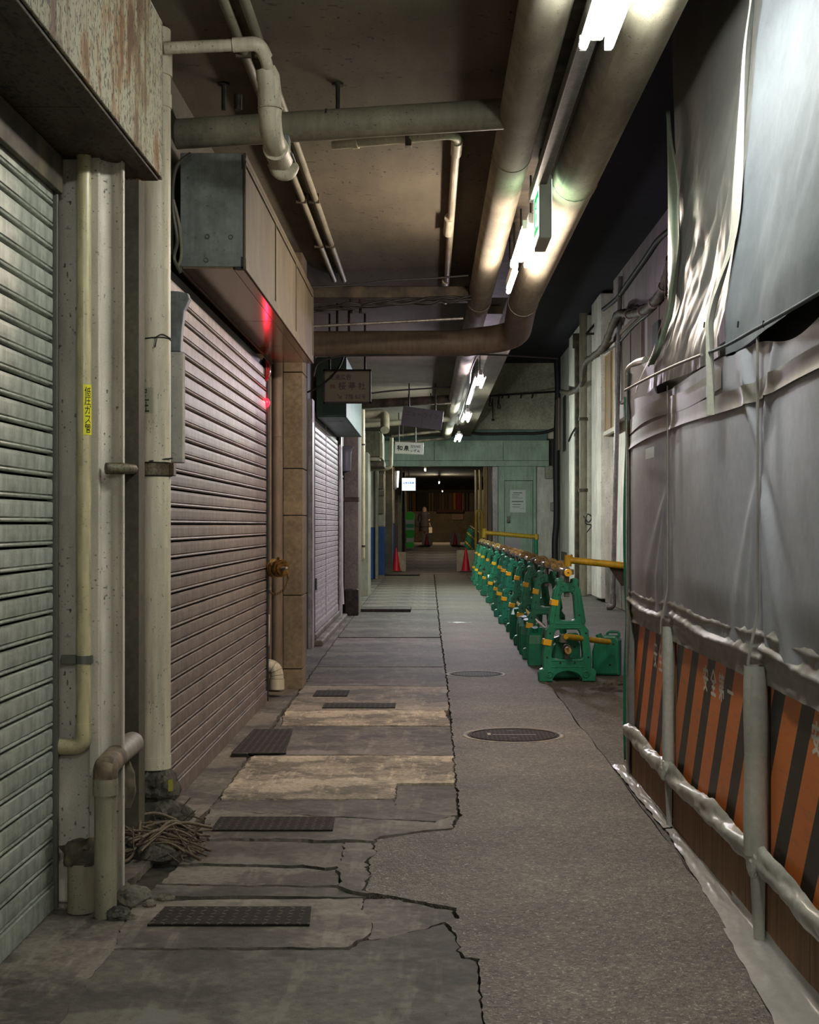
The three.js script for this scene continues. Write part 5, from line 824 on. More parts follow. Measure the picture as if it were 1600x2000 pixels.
  part(cu, 'seam_strip', grid(8, 120, (u, v) => { const y = lerp(1.68, 3.35, v), w = 0.05 + 0.11 * Math.exp(-(((y - 2.32) / 0.16) ** 2)); return V(HX + off(y) - 0.085 - 0.012 * Math.sin(u * 6 + y * 7), y, -right(y) - w / 2 + u * w); }), mt.tape);
  part(cu, 'hem', sweep(curve([[7.1, 1.965], [6.6, 1.955], [6.2, 1.945], [5.7, 1.93], [5.1, 1.905]].map(([d, y]) => V(HX - 0.09, y, -d)), 30), 0.006, 8), mt.sheetPleat);
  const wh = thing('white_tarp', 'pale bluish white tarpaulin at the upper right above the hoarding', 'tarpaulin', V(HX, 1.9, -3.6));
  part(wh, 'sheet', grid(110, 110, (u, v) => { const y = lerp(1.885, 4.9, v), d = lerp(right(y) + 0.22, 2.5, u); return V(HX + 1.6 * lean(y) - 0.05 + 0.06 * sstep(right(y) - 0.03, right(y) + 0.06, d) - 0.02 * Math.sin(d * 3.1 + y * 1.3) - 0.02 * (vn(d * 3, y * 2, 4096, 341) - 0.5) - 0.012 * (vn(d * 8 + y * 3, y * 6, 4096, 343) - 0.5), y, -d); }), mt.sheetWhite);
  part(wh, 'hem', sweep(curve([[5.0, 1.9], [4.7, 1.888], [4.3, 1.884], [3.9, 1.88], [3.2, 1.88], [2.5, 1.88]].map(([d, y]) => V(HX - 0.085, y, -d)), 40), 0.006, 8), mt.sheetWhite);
  for (const px of [1425, 1497, 1551]) part(wh, 'pin', cyl(V(HX - 0.09, HY(px, 640) , -HD(px)), V(HX - 0.088, HY(px, 640) + 0.02, -HD(px)), 0.003, 6), mt.black);
  // tape on the floor
  const ft = (dA, dB, xa, xb, lab) => single('floor_tape', lab, 'tape', [grid(70, 12, (u, v) => { const d = lerp(dB, dA, u), xo = lerp(xb, xa, u) + 0.008 * (vn(d * 14, 3, 4096, 351) - 0.5), x = lerp(xo, HX + 0.0, v), up = sstep(0.86, 1, v); return V(x - up * 0.012, 0.005 + 0.03 * up + 0.012 * Math.max(0, vn(d * 7 + v * 3, v * 5, 4096, 353) - 0.52) + 0.006 * vn(d * 22 + v * 9, v * 9, 4096, 354) * Math.sin(v * Math.PI), -d); })], mt.tapeFloor, 'tape strips at the hoarding foot');
  ft(6.12, 7.72, 1.0, 0.985, 'wrinkled grey tape strip on the floor at the far end of hoarding');
  ft(4.58, 6.1, 0.955, 1.005, 'middle dirty tape strip on the floor along the hoarding');
  ft(2.4, 4.6, 0.83, 0.945, 'nearest glossy tape strip on the floor along the hoarding');
}

// ---------- floor covers ----------
{
  const plate = (name, label, q, y, m, grp, o = {}) => { const g0 = extr(q.map(([px, py]) => { const w = G(px, py); return [w[0], -w[1]]; }), 0.012, 0.002).rotateX(-Math.PI / 2).translate(0, y, 0); return single(name, label, 'drain cover', g0, m, grp); };
  const rect = (px0, px1, py0, py1) => { const a = G(px0, py1), b = G(px1, py1), c = G(px1, py0); return [[px0, py1], [px1, py1], [CX + (b[0]) * F / -c[1], py0], [CX + a[0] * F / -c[1], py0]]; };
  plate('drain_plate', 'nearest long chequered drain plate in the left paving', [[288, 1812], [605, 1812], [608, 1777], [322, 1777]], -0.0015, mt.plate, 'chequered drain plates');
  plate('drain_plate', 'second chequered drain plate in front of the twigs', [[412, 1626], [650, 1626], [654, 1600], [430, 1600]], -0.0015, mt.plate, 'chequered drain plates');
  plate('drain_plate', 'narrow drain plate just before the pale paving patch', rect(629, 772, 1375, 1384), -0.006, mt.plate, 'chequered drain plates');
  plate('drain_plate', 'short drain plate nearest the tan pillar', rect(611, 678, 1350, 1361), -0.006, mt.plate, 'chequered drain plates');
  const ramp = thing('ramp_plate', 'loose chequered steel ramp plate leaning at the brownish shutter', 'plate', V(-1.05, 0, -8.5));
  const c4 = [G(452, 1480), G(558, 1474), G(573, 1427), G(496, 1433)];
  part(ramp, 'plate', grid(2, 2, (u, v) => { const a = [lerp(c4[0][0], c4[1][0], u), lerp(c4[0][1], c4[1][1], u)], b = [lerp(c4[3][0], c4[2][0], u), lerp(c4[3][1], c4[2][1], u)]; return V(lerp(a[0], b[0], v), 0.03 - 0.018 * u, lerp(a[1], b[1], v)); }), mt.plate);
  parts(ramp, 'edge', [cyl(V(c4[0][0], 0.024, c4[0][1]), V(c4[1][0], 0.008, c4[1][1]), 0.006, 6), cyl(V(c4[1][0], 0.008, c4[1][1]), V(c4[2][0], 0.008, c4[2][1]), 0.004, 6)], mt.iron);
  part(ramp, 'block', box(c4[0][0], c4[0][0] + 0.09, 0, 0.025, c4[0][1] - 0.04, c4[0][1] + 0.01, 0.004), mt.iron);
  const manhole = (px, py, r, label, m, y) => {
    const c = G(px, py), t = thing('manhole_cover', label, 'manhole cover', V(c[0], 0, c[1]), 'round manhole covers');
    part(t, 'frame', lathe([[r, -0.01], [r, 0.003], [r - 0.028, 0.003], [r - 0.03, -0.01]], 48).translate(c[0], 0, c[1]), M(C(0.30, 0.27, 0.21), { map: T.dirt, tile: 0.3, roughness: 0.6 }));
    const lid = part(t, 'lid', lathe([[0, 0.003], [r - 0.036, 0.003], [r - 0.04, -0.012]], 48).translate(c[0], 0, c[1]), m);
    parts(lid, 'keyhole', [dbox(c[0] - 0.025, c[0] + 0.015, 0.001, 0.0045, -c[1] - 0.15, -c[1] - 0.12, 0), dbox(c[0] - 0.025, c[0] + 0.015, 0.001, 0.0045, -c[1] + 0.15, -c[1] + 0.18, 0)], mt.iron);
    if (r > 0.3) parts(lid, 'emblem', [dbox(c[0] - 0.16, c[0] - 0.14, 0.001, 0.006, -c[1] - 0.03, -c[1] + 0.06, 0), dbox(c[0] - 0.13, c[0] + 0.14, 0.001, 0.005, -c[1] - 0.006, -c[1] + 0.006, 0)], M(C(0.3, 0.28, 0.26), { roughness: 0.8 }));
    part(lid, 'lid_ring', [ring(V(c[0], 0.003, c[1]), V(0, 1, 0), r - 0.055, 0.004, 48)], mt.iron);
    return t;
  };
  const lidM = M(C(0.22, 0.19, 0.185), { map: T.plate, tile: 0.16, bump: T.plateBump, bs: 0.004, roughness: 0.8, specularIntensity: 0.35 });
  manhole(1003, 1436, 0.318, 'large round manhole cover in the middle of the asphalt', lidM);
  manhole(930, 1317, 0.265, 'worn shiny manhole cover left of the nearest green barrier', M(C(0.33, 0.32, 0.33), { map: T.plate, tile: 0.16, bump: T.plateBump, bs: 0.003, roughness: 0.75, specularIntensity: 0.6 }));
  manhole(898, 1216, 0.17, 'small pale manhole cover further along the paving crack', M(C(0.42, 0.41, 0.40), { map: T.plate, tile: 0.16, roughness: 0.4, metalness: 0.3 }));
  single('iron_bar', 'long dark iron bar lying across the floor by the pale shutter kerb', 'bar', [box(G(672, 1194)[0], G(803, 1194)[0], 0, 0.05, G(672, 1196)[1], G(672, 1191)[1], 0.01)], mt.iron);
  single('iron_bar', 'far dark iron bar on the floor before the blue wall', 'bar', [box(G(752, 1124)[0], G(820, 1124)[0], 0, 0.04, G(752, 1125)[1], G(752, 1122.5)[1], 0.01)], mt.iron);
  const hole = G(1195, 1345);
  single('broken_pit', 'dark broken pit in the asphalt between green barrier and hoarding', 'hole', [lump(V(hole[0], -0.03, hole[1]), 0.18, 0.05, 0.22, 4, 77)], mt.soil);
  for (const [px, py, s] of [[1193, 1340, 0.05], [1178, 1344, 0.035], [1208, 1338, 0.04]]) { const q = G(px, py); single('rubble_stone', ['broken asphalt lump in the pit, middle one', 'small broken asphalt lump at the left of the pit', 'broken asphalt lump at the right of the pit by the hoarding'][[1193, 1178, 1208].indexOf(px)], 'stone', lump(V(q[0], s * 0.3, q[1]), s * 1.3, s * 0.7, s, 3, px), mt.rubble[2], 'asphalt lumps in the pit'); }
}

// ---------- barriers ----------
const ordinal = ['nearest', 'second', 'third', 'fourth', 'fifth', 'sixth', 'seventh', 'eighth', 'ninth', 'tenth', 'eleventh', 'twelfth'];
const BZ = [11.93, 13.9, 15.5, 17.4, 18.9, 20.3, 21.8, 23.9, 26.4, 28.8, 31, 33.0];
let frame0, tank0;
{
  const t = frame0 = thing('barrier', 'nearest green plastic A-frame barrier beside the hoarding, facing the viewer', 'barrier', V(0, 0, 0), 'green A-frame barriers');
  const side = [[0.235, 0], [0.24, 0.075], [0.225, 0.1], [0.2, 0.11], [0.205, 0.2], [0.18, 0.37], [0.178, 0.425], [0.155, 0.455], [0.145, 0.47], [0.155, 0.5], [0.125, 0.68], [0.11, 0.765], [0.095, 0.785], [0.088, 0.8], [0.095, 0.835], [0.075, 0.85], [0.035, 0.85], [0.032, 0.822]];
  const arch = []; for (let i = 0; i <= 10; i++) { const a = Math.PI * i / 10; arch.push([0.125 * Math.cos(Math.PI - a) * -1 * -1, 0.085 * Math.sin(a)]); }
  const outer = [...side, ...side.map(([a, b]) => [-a, b]).reverse(), [-0.125, 0], ...arch.slice(1, -1).map(([a, b]) => [a, b]), [0.125, 0]];
  const rc = (pts, r) => bend(pts.concat([pts[0], pts[1]]).map(([a, b]) => V(a, b, 0)), r, 4).slice(1, -1).map((v) => [v.x, v.y]);
  const h1 = rc([[-0.068, 0.505], [0.068, 0.505], [0.05, 0.74], [-0.05, 0.74]], 0.035), h2 = rc([[-0.135, 0.185], [0.135, 0.185], [0.105, 0.43], [-0.105, 0.43]], 0.04);
  const fr = part(t, 'frame', extr(outer, 0.075, 0.008, [h1, h2]).translate(0, 0, -0.0375), mt.green);
  parts(fr, 'rib', [dbox(-0.14, 0.14, 0.118, 0.126, -0.05, -0.036, 0.002), dbox(-0.14, 0.14, 0.17, 0.178, -0.05, -0.036, 0.002), dbox(-0.1, 0.1, 0.475, 0.483, -0.05, -0.036, 0.002), dbox(-0.11, 0.11, 0.44, 0.448, -0.05, -0.036, 0.002)], mt.green);
  for (const [a, b] of [[0.155, 0.06], [-0.15, 0.06]]) part(fr, 'boss', [ring(V(a, b, 0.046), V(0, 0, 1), 0.024, 0.007, 16), cyl(V(a, b, 0.03), V(a, b, 0.05), 0.012, 10)], mt.green);
  for (const [a, b] of [[0.155, 0.4], [-0.145, 0.4], [0.1, 0.55], [-0.105, 0.55], [0.085, 0.72], [-0.075, 0.72], [0.06, 0.155], [-0.06, 0.155], [0.175, 0.2], [-0.17, 0.2]]) part(fr, 'bolt_hole', [cyl(V(a, b, 0.03), V(a, b, 0.0468), 0.0095, 10)], mt.black);
  for (const sx of [-1, 1]) { part(fr, 'boss', [new THREE.SphereGeometry(0.036, 14, 10).scale(1, 0.8, 1.1).translate(sx * 0.062, 0.83, 0)], mt.green); part(fr, 'boss', [ring(V(sx * 0.04, 0.775, 0.046), V(0, 0, 1), 0.02, 0.006, 14)], mt.green); part(fr, 'rib', [box(-0.011, 0.011, -0.14, 0.14, 0.04, 0.05, 0.003).rotateZ(sx * 0.165).translate(sx * 0.105, 0.62, 0)], mt.green); }
  const band = (x, y, w) => box(-w / 2, w / 2, -0.026, 0.026, -0.05, 0.053, 0.006).rotateZ(-0.16).translate(x, y, 0);
  part(fr, 'reflector_band', band(-0.106, 0.655, 0.062), mt.yellowBand); part(fr, 'reflector_band', band(-0.166, 0.325, 0.07), mt.yellowBand);
  part(t, 'bracket', [box(-0.02, 0.02, 0.7, 0.875, -0.02, 0.02, 0.004), ring(V(0, 0.905, 0), V(0, 0, 1), 0.032, 0.01, 18), box(0.03, 0.06, 0.885, 0.93, -0.02, 0.02, 0.006), box(-0.06, -0.03, 0.885, 0.93, -0.02, 0.02, 0.006)], mt.clampMetal);
  part(t, 'bracket', [box(-0.02, 0.02, 0.15, 0.24, -0.02, 0.02, 0.004), ring(V(0, 0.265, 0), V(0, 0, 1), 0.032, 0.01, 18)], mt.clampMetal);
  const k = tank0 = thing('water_tank', 'green water ballast tank with cap standing right of the nearest barrier', 'water tank', V(0, 0, 0), 'green water ballast tanks');
  const body = extr([[-0.12, 0], [0.12, 0], [0.12, 0.3], [0.09, 0.345], [-0.02, 0.345], [-0.1, 0.28], [-0.12, 0.2]], 0.1, 0.02).translate(0, 0, -0.05);
  const kb = part(k, 'body', body, mt.green); part(k, 'cap', [cyl(V(-0.055, 0.3, 0), V(-0.075, 0.35, 0), 0.028, 14)], mt.green);
  part(k, 'handle', sweep(bend([V(0.0, 0.34, 0), V(0.01, 0.372, 0), V(0.105, 0.372, 0), V(0.11, 0.33, 0)], 0.02), 0.012, 8), mt.green);
  parts(kb, 'bolt_hole', [cyl(V(0.07, 0.27, 0.06), V(0.07, 0.27, 0.0725), 0.01, 10), cyl(V(0.04, 0.09, 0.06), V(0.04, 0.09, 0.0725), 0.01, 10)], mt.black);
  const bx = (d) => lerp(1.146, 1.2, (d - 11.9) / 21);
  BZ.forEach((d, i) => {
    const at = V(bx(d) + (i ? rr(-0.015, 0.015) : 0), 0, -d), turn = i ? rr(-0.12, 0.12) : 0.06;
    if (!i) { frame0.position.copy(at); frame0.rotation.y = turn; } else copyOf(frame0, at, `${ordinal[i]} green A-frame barrier from the viewer in the long row`, turn);
  });
  const tk = [[1.545, 12.45, 0.25, 'green water ballast tank with cap standing right of the nearest barrier'], [1.155, 12.16, 0.05, 'green ballast tank seen through the lower opening of the nearest barrier'], [1.0, 13.35, 1.35, 'dark green ballast tank between the nearest and second barriers'], [1.0, 14.5, 1.3, 'green ballast tank between the second and third barriers'], [1.0, 14.95, 1.4, 'green ballast tank just before the third barrier'], [1.02, 16.4, 1.2, 'green ballast tank between the third and fourth barriers'], [1.08, 19.5, 1.2, 'green ballast tank between the fifth and sixth barriers'], [1.1, 22.7, 1.3, 'green ballast tank between the seventh and eighth barriers'], [1.12, 27.5, 1.2, 'green ballast tank between the ninth and tenth barriers']];
  tk.forEach(([x, d, a, lab], i) => { const at = V(x, 0, -d); if (!i) { tank0.position.copy(at); tank0.rotation.y = -0.3; } else copyOf(tank0, at, lab, a); });
  // long scaffold pipes through the frames
  const bar = (name, label, a, b, r, m, grp) => { const o = thing(name, label, 'barrier pipe', a, grp); part(o, 'pipe', cyl(a, b, r, 18), m); return o; };
  const p1 = bar('barrier_pipe', 'long galvanised top pipe threaded along the row of green barriers', V(bx(11.83), 0.905, -11.83), V(bx(33.6), 0.905, -33.6), 0.0243, mt.pinkSteel, 'pipes on the barriers');
  part(p1, 'end_cap', [cyl(V(bx(11.8), 0.905, -11.79), V(bx(11.8), 0.905, -11.85), 0.031, 20)], mt.yellowBand);
  part(p1, 'end_cap', [cyl(V(bx(11.8), 0.905, -11.785), V(bx(11.8), 0.905, -11.79), 0.007, 10)], mt.black);
  const p2 = bar('barrier_pipe', 'lower pipe threaded low through the row of green barriers', V(bx(11.83), 0.265, -11.83), V(bx(33.6), 0.265, -33.6), 0.0243, mt.yellowWorn, 'pipes on the barriers');
  part(p2, 'end_cap', cyl(V(bx(11.8), 0.265, -11.79), V(bx(11.8), 0.265, -11.85), 0.028, 20), mt.yellowWorn);
  const discs = [12.6, 13.4, 14.6, 15.9, 17.1, 18.3, 19.4, 20.8, 22.6, 24.6, 26.8, 29, 31.2, 32.6];
  const dz = thing('pipe_collar', 'large worn yellow half-disc collar on the top pipe behind the nearest barrier', 'collar', V(bx(12.6), 0.905, -12.6), 'half-disc collars on the top pipe');
  part(dz, 'flange', new THREE.CylinderGeometry(0.072, 0.068, 0.022, 24, 1, false, 0, Math.PI).rotateX(Math.PI / 2).rotateZ(Math.PI / 2).translate(bx(12.6) + 0.0, 0.915, -12.6), mt.yellowWorn);
  part(dz, 'clip', box(bx(12.6) - 0.066, bx(12.6) + 0.066, 0.895, 0.915, -12.62, -12.58, 0.004), mt.clampMetal);
  discs.slice(1).forEach((d, i) => copyOf(dz, V(bx(d), 0.905, -d), `worn yellow half-disc collar on the top pipe, ${ordinal[i + 1] || (i === 11 ? 'last but one' : 'last')} from the viewer`));
  // cross bars to the right
  const c1 = thing('cross_bar', 'yellow bar from the nearest barrier top toward the hoarding', 'barrier pipe', P(1108, 1092, 12.0), 'yellow cross bars');
  part(c1, 'bar', cyl(P(1112, 1094, 12.0), P(1300, 1113, 12.0), 0.0285, 20), mt.yellowBar);
  part(c1, 'end_tee', [cyl(P(1109, 1106, 12.0), P(1110, 1084, 12.0), 0.032, 18)], mt.yellowBar); part(c1, 'end_flange', ring(P(1116, 1092, 12.03), V(1, 0, 0), 0.03, 0.012), mt.yellowWorn);
  const c2 = thing('cross_bar', 'worn yellow bar low through the nearest barrier to the ballast tank', 'barrier pipe', P(1105, 1243, 11.75), 'yellow cross bars');
  part(c2, 'bar', cyl(P(1106, 1243, 11.75), P(1190, 1254, 12.2), 0.0243, 18), mt.yellowBar); part(c2, 'clamp', box(X(1094, 11.8), X(1108, 11.8), Y(1256, 11.8), Y(1238, 11.8), -11.86, -11.78, 0.008), mt.clampMetal);
  const c3 = thing('cross_bar', 'yellow bar from the far end of the barriers to the green door', 'barrier pipe', P(948, 1040, 33.4), 'yellow cross bars');
  part(c3, 'bar', cyl(P(944, 1040, 33.4), P(1050, 1049, 33.4), 0.05, 14), mt.yellowBar); parts(c3, 'end_tee', [cyl(P(945, 1050, 33.4), P(946, 1032, 33.4), 0.06, 14), cyl(P(1048, 1054, 33.4), P(1048, 1043, 33.4), 0.055, 14)], mt.yellowBar);
  part(c3, 'end_post', cyl(P(1047, 1138, 33.4), P(1047, 1052, 33.4), 0.05, 12), mt.green);
  single('barrier_board', 'dark brown board hung under the yellow bar near the hoarding', 'board', extr([[X(1190, 12.03), Y(1108, 12.03)], [X(1300, 12.03), Y(1118, 12.03)], [X(1300, 12.03), Y(1146, 12.03)], [X(1214, 12.03), Y(1144, 12.03)]], 0.02, 0.002).translate(0, 0, -12.05), M(C(0.05, 0.032, 0.024), { map: T.wood, tile: 0.6 }));
  // far group beyond the header
  [46, 47.2, 48.4, 49.6, 50.8, 52].forEach((d, i) => copyOf(frame0, V(lerp(1.62, 1.5, i / 5), farFloor(d), -d), `${ordinal[i]} barrier of the small far green group in the further passage`, rr(-0.3, 0.3)));
  const p3 = bar('barrier_pipe', 'ochre pipe along the far group of green barriers', V(1.62, farFloor(46) + 0.905, -45.7), V(1.5, farFloor(52) + 0.905, -52.4), 0.03, mt.yellowWorn, 'pipes on the barriers');
}
// ---------- cones, boards, hoops ----------
{
  const mkCone = (at, s, label) => {
    const t = thing('traffic_cone', label, 'traffic cone', at, 'red traffic cones');
    part(t, 'base', box(at.x - 0.17 * s, at.x + 0.17 * s, at.y, at.y + 0.03 * s, at.z - 0.17 * s, at.z + 0.17 * s, 0.01), mt.coneDark);
    part(t, 'cone', lathe([[0.14, 0.02], [0.125, 0.05], [0.03, 0.66], [0.02, 0.69], [0, 0.69]].map(([a, b]) => [a * s, b * s]), 24).translate(at.x, at.y, at.z), mt.cone);
    return t;
  };
  mkCone(V(X(910, 39.6), 0, -39.6), 0.95, 'dark red traffic cone before a white board right of the passage');
  mkCone(V(X(774, 39.6), 0, -39.6), 0.95, 'dark red traffic cone before a white board left of the passage');
  mkCone(V(X(834, 56.2), 0.5, -56.2), 0.68, 'far left red traffic cone below the walking person');
  mkCone(V(X(889, 56.2), 0.5, -56.2), 0.68, 'far right red traffic cone on the raised floor');
  const bd = (a, b, y0, y1, d, lab) => single('leaning_board', lab, 'board', dbox(X(a, d), X(b, d), Y(y1, d), Y(y0, d), d, d + 0.03, 0.004), mt.card, 'boards behind the cones');
  bd(892, 936, 1074.5, 1116, 40.0, 'pale board behind the right near cone'); bd(777, 793, 1078, 1116, 40.0, 'pale board behind the left near cone');
  bd(824, 845, 1042, CY + 0.8 * F / 56.6, 56.6, 'tan board behind the far left cone'); bd(879, 899, 1042, CY + 0.8 * F / 56.6, 56.6, 'tan board behind the far right cone');
  for (const [i, px, w, d] of [[0, 936, 12, 36.2], [1, 958, 14, 35.9], [2, 970, 7, 35.7]]) {
    const t = thing('hoop_rail', ['leftmost yellow hoop rail left of the green door', 'wide yellow-framed hoop rail in the middle beside the green door', 'rightmost slim yellow hoop rail nearest the green door'][i], 'rail', P(px, 1100, d), 'yellow hoop rails');
    const a = px - w / 2, b = px + w / 2, pts = []; for (let k = 0; k <= 10; k++) { const q = Math.PI * k / 10; pts.push(P(px - w / 2 * Math.cos(q), 1006 - 9 * Math.sin(q), d)); }
    part(t, 'hoop', sweep([P(a, 1100, d), ...pts, P(b, 1100, d)], 0.028, 10), mt.yellowBar);
    if (i === 1) part(t, 'infill', dbox(X(a + 1, d), X(b - 1, d), Y(1100, d), Y(1004, d), d + 0.02, d + 0.04, 0.004), M(C(0.3, 0.22, 0.13), { map: T.wood, tile: 0.6 }));
  }
  const poles = [[951, 0.3, 0.24, 0.05], [957, 0.33, 0.27, 0.2], [963, 0.3, 0.29, 0.3], [938, 0.24, 0.19, 0.05], [930, 0.2, 0.17, 0.1]];
  poles.forEach(([px, r, gg, b], i) => single('leaning_pole', ['ochre pole', 'tan pole', 'grey metal pole', 'dark ochre pole', 'dim brown pole'][i] + ' standing upright right of the passage opening', 'pole', cyl(P(px, 1120, 36.6 + i * 0.2), P(px + 0.5, 918, 36.6 + i * 0.2), 0.04, 10), M(C(r, gg, b), { roughness: 0.5 }), 'poles by the passage opening'));
  // green round-topped board
  const d = 53.5, t = thing('round_top_board', 'bright green round-topped standing board in the further passage', 'board', V(X(801, d), farFloor(d), -d));
  const w = 18 * d / F, pts = []; for (let k = 0; k <= 14; k++) { const q = Math.PI * k / 14; pts.push([w / 2 * Math.cos(q), 1.25 + 0.14 * Math.sin(q)]); }
  part(t, 'board', extr([[-w / 2 * 0.8, 0.01], [w / 2 * 0.8, 0.01], ...pts], 0.03, 0.004).translate(X(801, d), farFloor(d), -d), M(C(0.3, 0.34, 0.3), {}));
  const disc = (y0, y1, c) => part(t, 'green_panel', extr([[-w / 2 * 0.85, y0 + 0.03], [-w / 2 * 0.6, y0], [w / 2 * 0.6, y0], [w / 2 * 0.85, y0 + 0.03], [w / 2 * 0.9, y1 - 0.04], [w / 2 * 0.6, y1], [-w / 2 * 0.6, y1], [-w / 2 * 0.9, y1 - 0.04]], 0.01, 0.002).translate(X(801, d), farFloor(d), -d + 0.034), M(c, {}));
  disc(1.08, 1.36, C(0.03, 0.42, 0.03)); disc(0.78, 0.92, C(0.02, 0.2, 0.09)); disc(0.4, 0.7, C(0.02, 0.3, 0.03)); disc(0.03, 0.24, C(0.03, 0.36, 0.04));
  single('yellow_post', 'slim pale yellow lit post behind the green round-topped board', 'post', cyl(P(793.5, 1062, 55), P(793.5, 960, 55), 0.035, 8), M(C(0.6, 0.5, 0.22), {}));
}
// ---------- person at the far end ----------
{
  const d = 66, base = V(X(829, d), 0.5, -d);
  const t = thing('person', 'person in dark coat and skirt walking away with a shoulder bag', 'person', base);
  const N = 64, mc = new MarchingCubes(N, new THREE.MeshStandardMaterial(), false, false, 60000), S = 0.9;   // the box is 1.8 m across
  mc.isolation = 0;
  const J = [ // bones: a, b, ra, rb
    [[0, 0.86, 0], [0, 1.12, 0], 0.14, 0.12], [[0, 1.12, 0], [0, 1.3, -0.02], 0.125, 0.14], [[-0.15, 1.3, 0], [0.15, 1.3, 0], 0.065, 0.065], [[0, 1.33, 0], [0, 1.42, -0.02], 0.05, 0.05], [[0, 1.47, -0.03], [0, 1.52, -0.03], 0.09, 0.085],
    [[-0.18, 1.28, 0], [-0.24, 1.0, 0.02], 0.052, 0.045], [[-0.24, 1.0, 0.02], [-0.2, 0.8, -0.1], 0.042, 0.034], [[0.18, 1.28, 0], [0.23, 1.02, 0.04], 0.052, 0.045], [[0.23, 1.02, 0.04], [0.24, 0.8, -0.02], 0.042, 0.034],
    [[-0.08, 0.84, 0], [-0.08, 0.46, -0.08], 0.1, 0.06], [[-0.08, 0.46, -0.08], [-0.08, 0.08, 0.03], 0.055, 0.036], [[0.08, 0.84, 0], [0.08, 0.46, 0.02], 0.1, 0.06], [[0.08, 0.46, 0.02], [0.08, 0.08, 0.14], 0.055, 0.036], [[-0.08, 0.05, 0.04], [-0.08, 0.035, -0.12], 0.04, 0.034], [[0.08, 0.05, 0.15], [0.08, 0.035, 0.0], 0.04, 0.034],
  ];
  let i = 0;
  for (let z = 0; z < N; z++) for (let y = 0; y < N; y++) for (let x = 0; x < N; x++, i++) {
    const p = [(x / N * 2 - 1) * S, (y / N * 2 - 1) * S + S - 0.06, (z / N * 2 - 1) * S]; let acc = 0;
    for (const [a, b, ra, rb] of J) { const ab = [b[0] - a[0], b[1] - a[1], b[2] - a[2]], ap = [p[0] - a[0], p[1] - a[1], p[2] - a[2]], h = clamp((ap[0] * ab[0] + ap[1] * ab[1] + ap[2] * ab[2]) / (ab[0] ** 2 + ab[1] ** 2 + ab[2] ** 2)); const q = Math.hypot(ap[0] - ab[0] * h, ap[1] - ab[1] * h, ap[2] - ab[2] * h) - lerp(ra, rb, h); acc += Math.exp(-q * 40); }
    mc.field[i] = Math.log(acc) / 40;
  }
  mc.update();
  const n = mc.count, pos = new Float32Array(n * 3); for (let k = 0; k < n; k++) { pos[k * 3] = mc.positionArray[k * 3] * S + base.x; pos[k * 3 + 1] = mc.positionArray[k * 3 + 1] * S + S - 0.06 + base.y; pos[k * 3 + 2] = mc.positionArray[k * 3 + 2] * S + base.z; }
  const gg = new THREE.BufferGeometry(); gg.setAttribute('position', new THREE.BufferAttribute(pos, 3)); gg.setAttribute('normal', new THREE.BufferAttribute(mc.normalArray.slice(0, n * 3), 3));
  part(t, 'body', gg, M(C(0.42, 0.28, 0.2), { roughness: 0.6 }));
  const cl = M(C(0.012, 0.01, 0.014), { roughness: 0.8 });
  part(t, 'coat', lathe([[0.25, 0.72], [0.21, 0.95], [0.2, 1.1], [0.235, 1.26], [0.2, 1.36], [0.07, 1.43]], 20).scale(1, 1, 0.85).translate(base.x, base.y, base.z), cl);
  part(t, 'skirt', lathe([[0.25, 0.5], [0.22, 0.7], [0.17, 0.95]], 20).scale(1, 1, 0.85).translate(base.x, base.y, base.z), cl);
  for (const s of [-1, 1]) part(t, 'sleeve', sweep([V(base.x + s * 0.17, base.y + 1.3, base.z), V(base.x + s * 0.24, base.y + 1.0, base.z + 0.03), V(base.x + s * 0.22, base.y + 0.84, base.z - 0.05)], [0.09, 0.068, 0.058], 12), cl);
  part(t, 'hair', lathe([[0, 0.13], [0.06, 0.115], [0.1, 0.06], [0.11, -0.02], [0.115, -0.14], [0.1, -0.2], [0.02, -0.21]], 20).translate(base.x, base.y + 1.5, base.z + 0.01), M(C(0.1, 0.07, 0.06), { roughness: 0.6 }));
  part(t, 'face', [new THREE.SphereGeometry(0.018, 8, 6).translate(base.x, base.y + 1.47, base.z - 0.12), new THREE.SphereGeometry(0.01, 8, 6).translate(base.x - 0.03, base.y + 1.5, base.z - 0.115), new THREE.SphereGeometry(0.01, 8, 6).translate(base.x + 0.03, base.y + 1.5, base.z - 0.115)], M(C(0.42, 0.28, 0.2), {}));
  single('shoulder_bag', 'black shoulder bag carried at the left side of the walking person', 'bag', [box(base.x - 0.42, base.x - 0.24, base.y + 0.72, base.y + 0.98, base.z - 0.06, base.z + 0.06, 0.03), sweep(curve([V(base.x - 0.36, base.y + 0.97, base.z), V(base.x - 0.27, base.y + 1.2, base.z), V(base.x - 0.27, base.y + 0.97, base.z)], 12), 0.012, 6)], cl);
  single('paper_bag', 'pale paper bag held low at the right of the walking person', 'bag', [box(base.x + 0.2, base.x + 0.36, base.y + 0.42, base.y + 0.68, base.z + 0.02, base.z + 0.1, 0.01), sweep(curve([V(base.x + 0.24, base.y + 0.68, base.z + 0.06), V(base.x + 0.26, base.y + 0.8, base.z + 0.05), V(base.x + 0.32, base.y + 0.68, base.z + 0.06)], 8), 0.006, 6)], M(C(0.5, 0.45, 0.36), {}));
  single('pasted_notice', 'pinkish notice on the tan end wall of the further passage', 'notice', dbox(X(883, 70), X(905, 70), Y(1015, 70), Y(1004, 70), 69.9, 69.98, 0.004), M(C(0.34, 0.22, 0.18), {}));
}
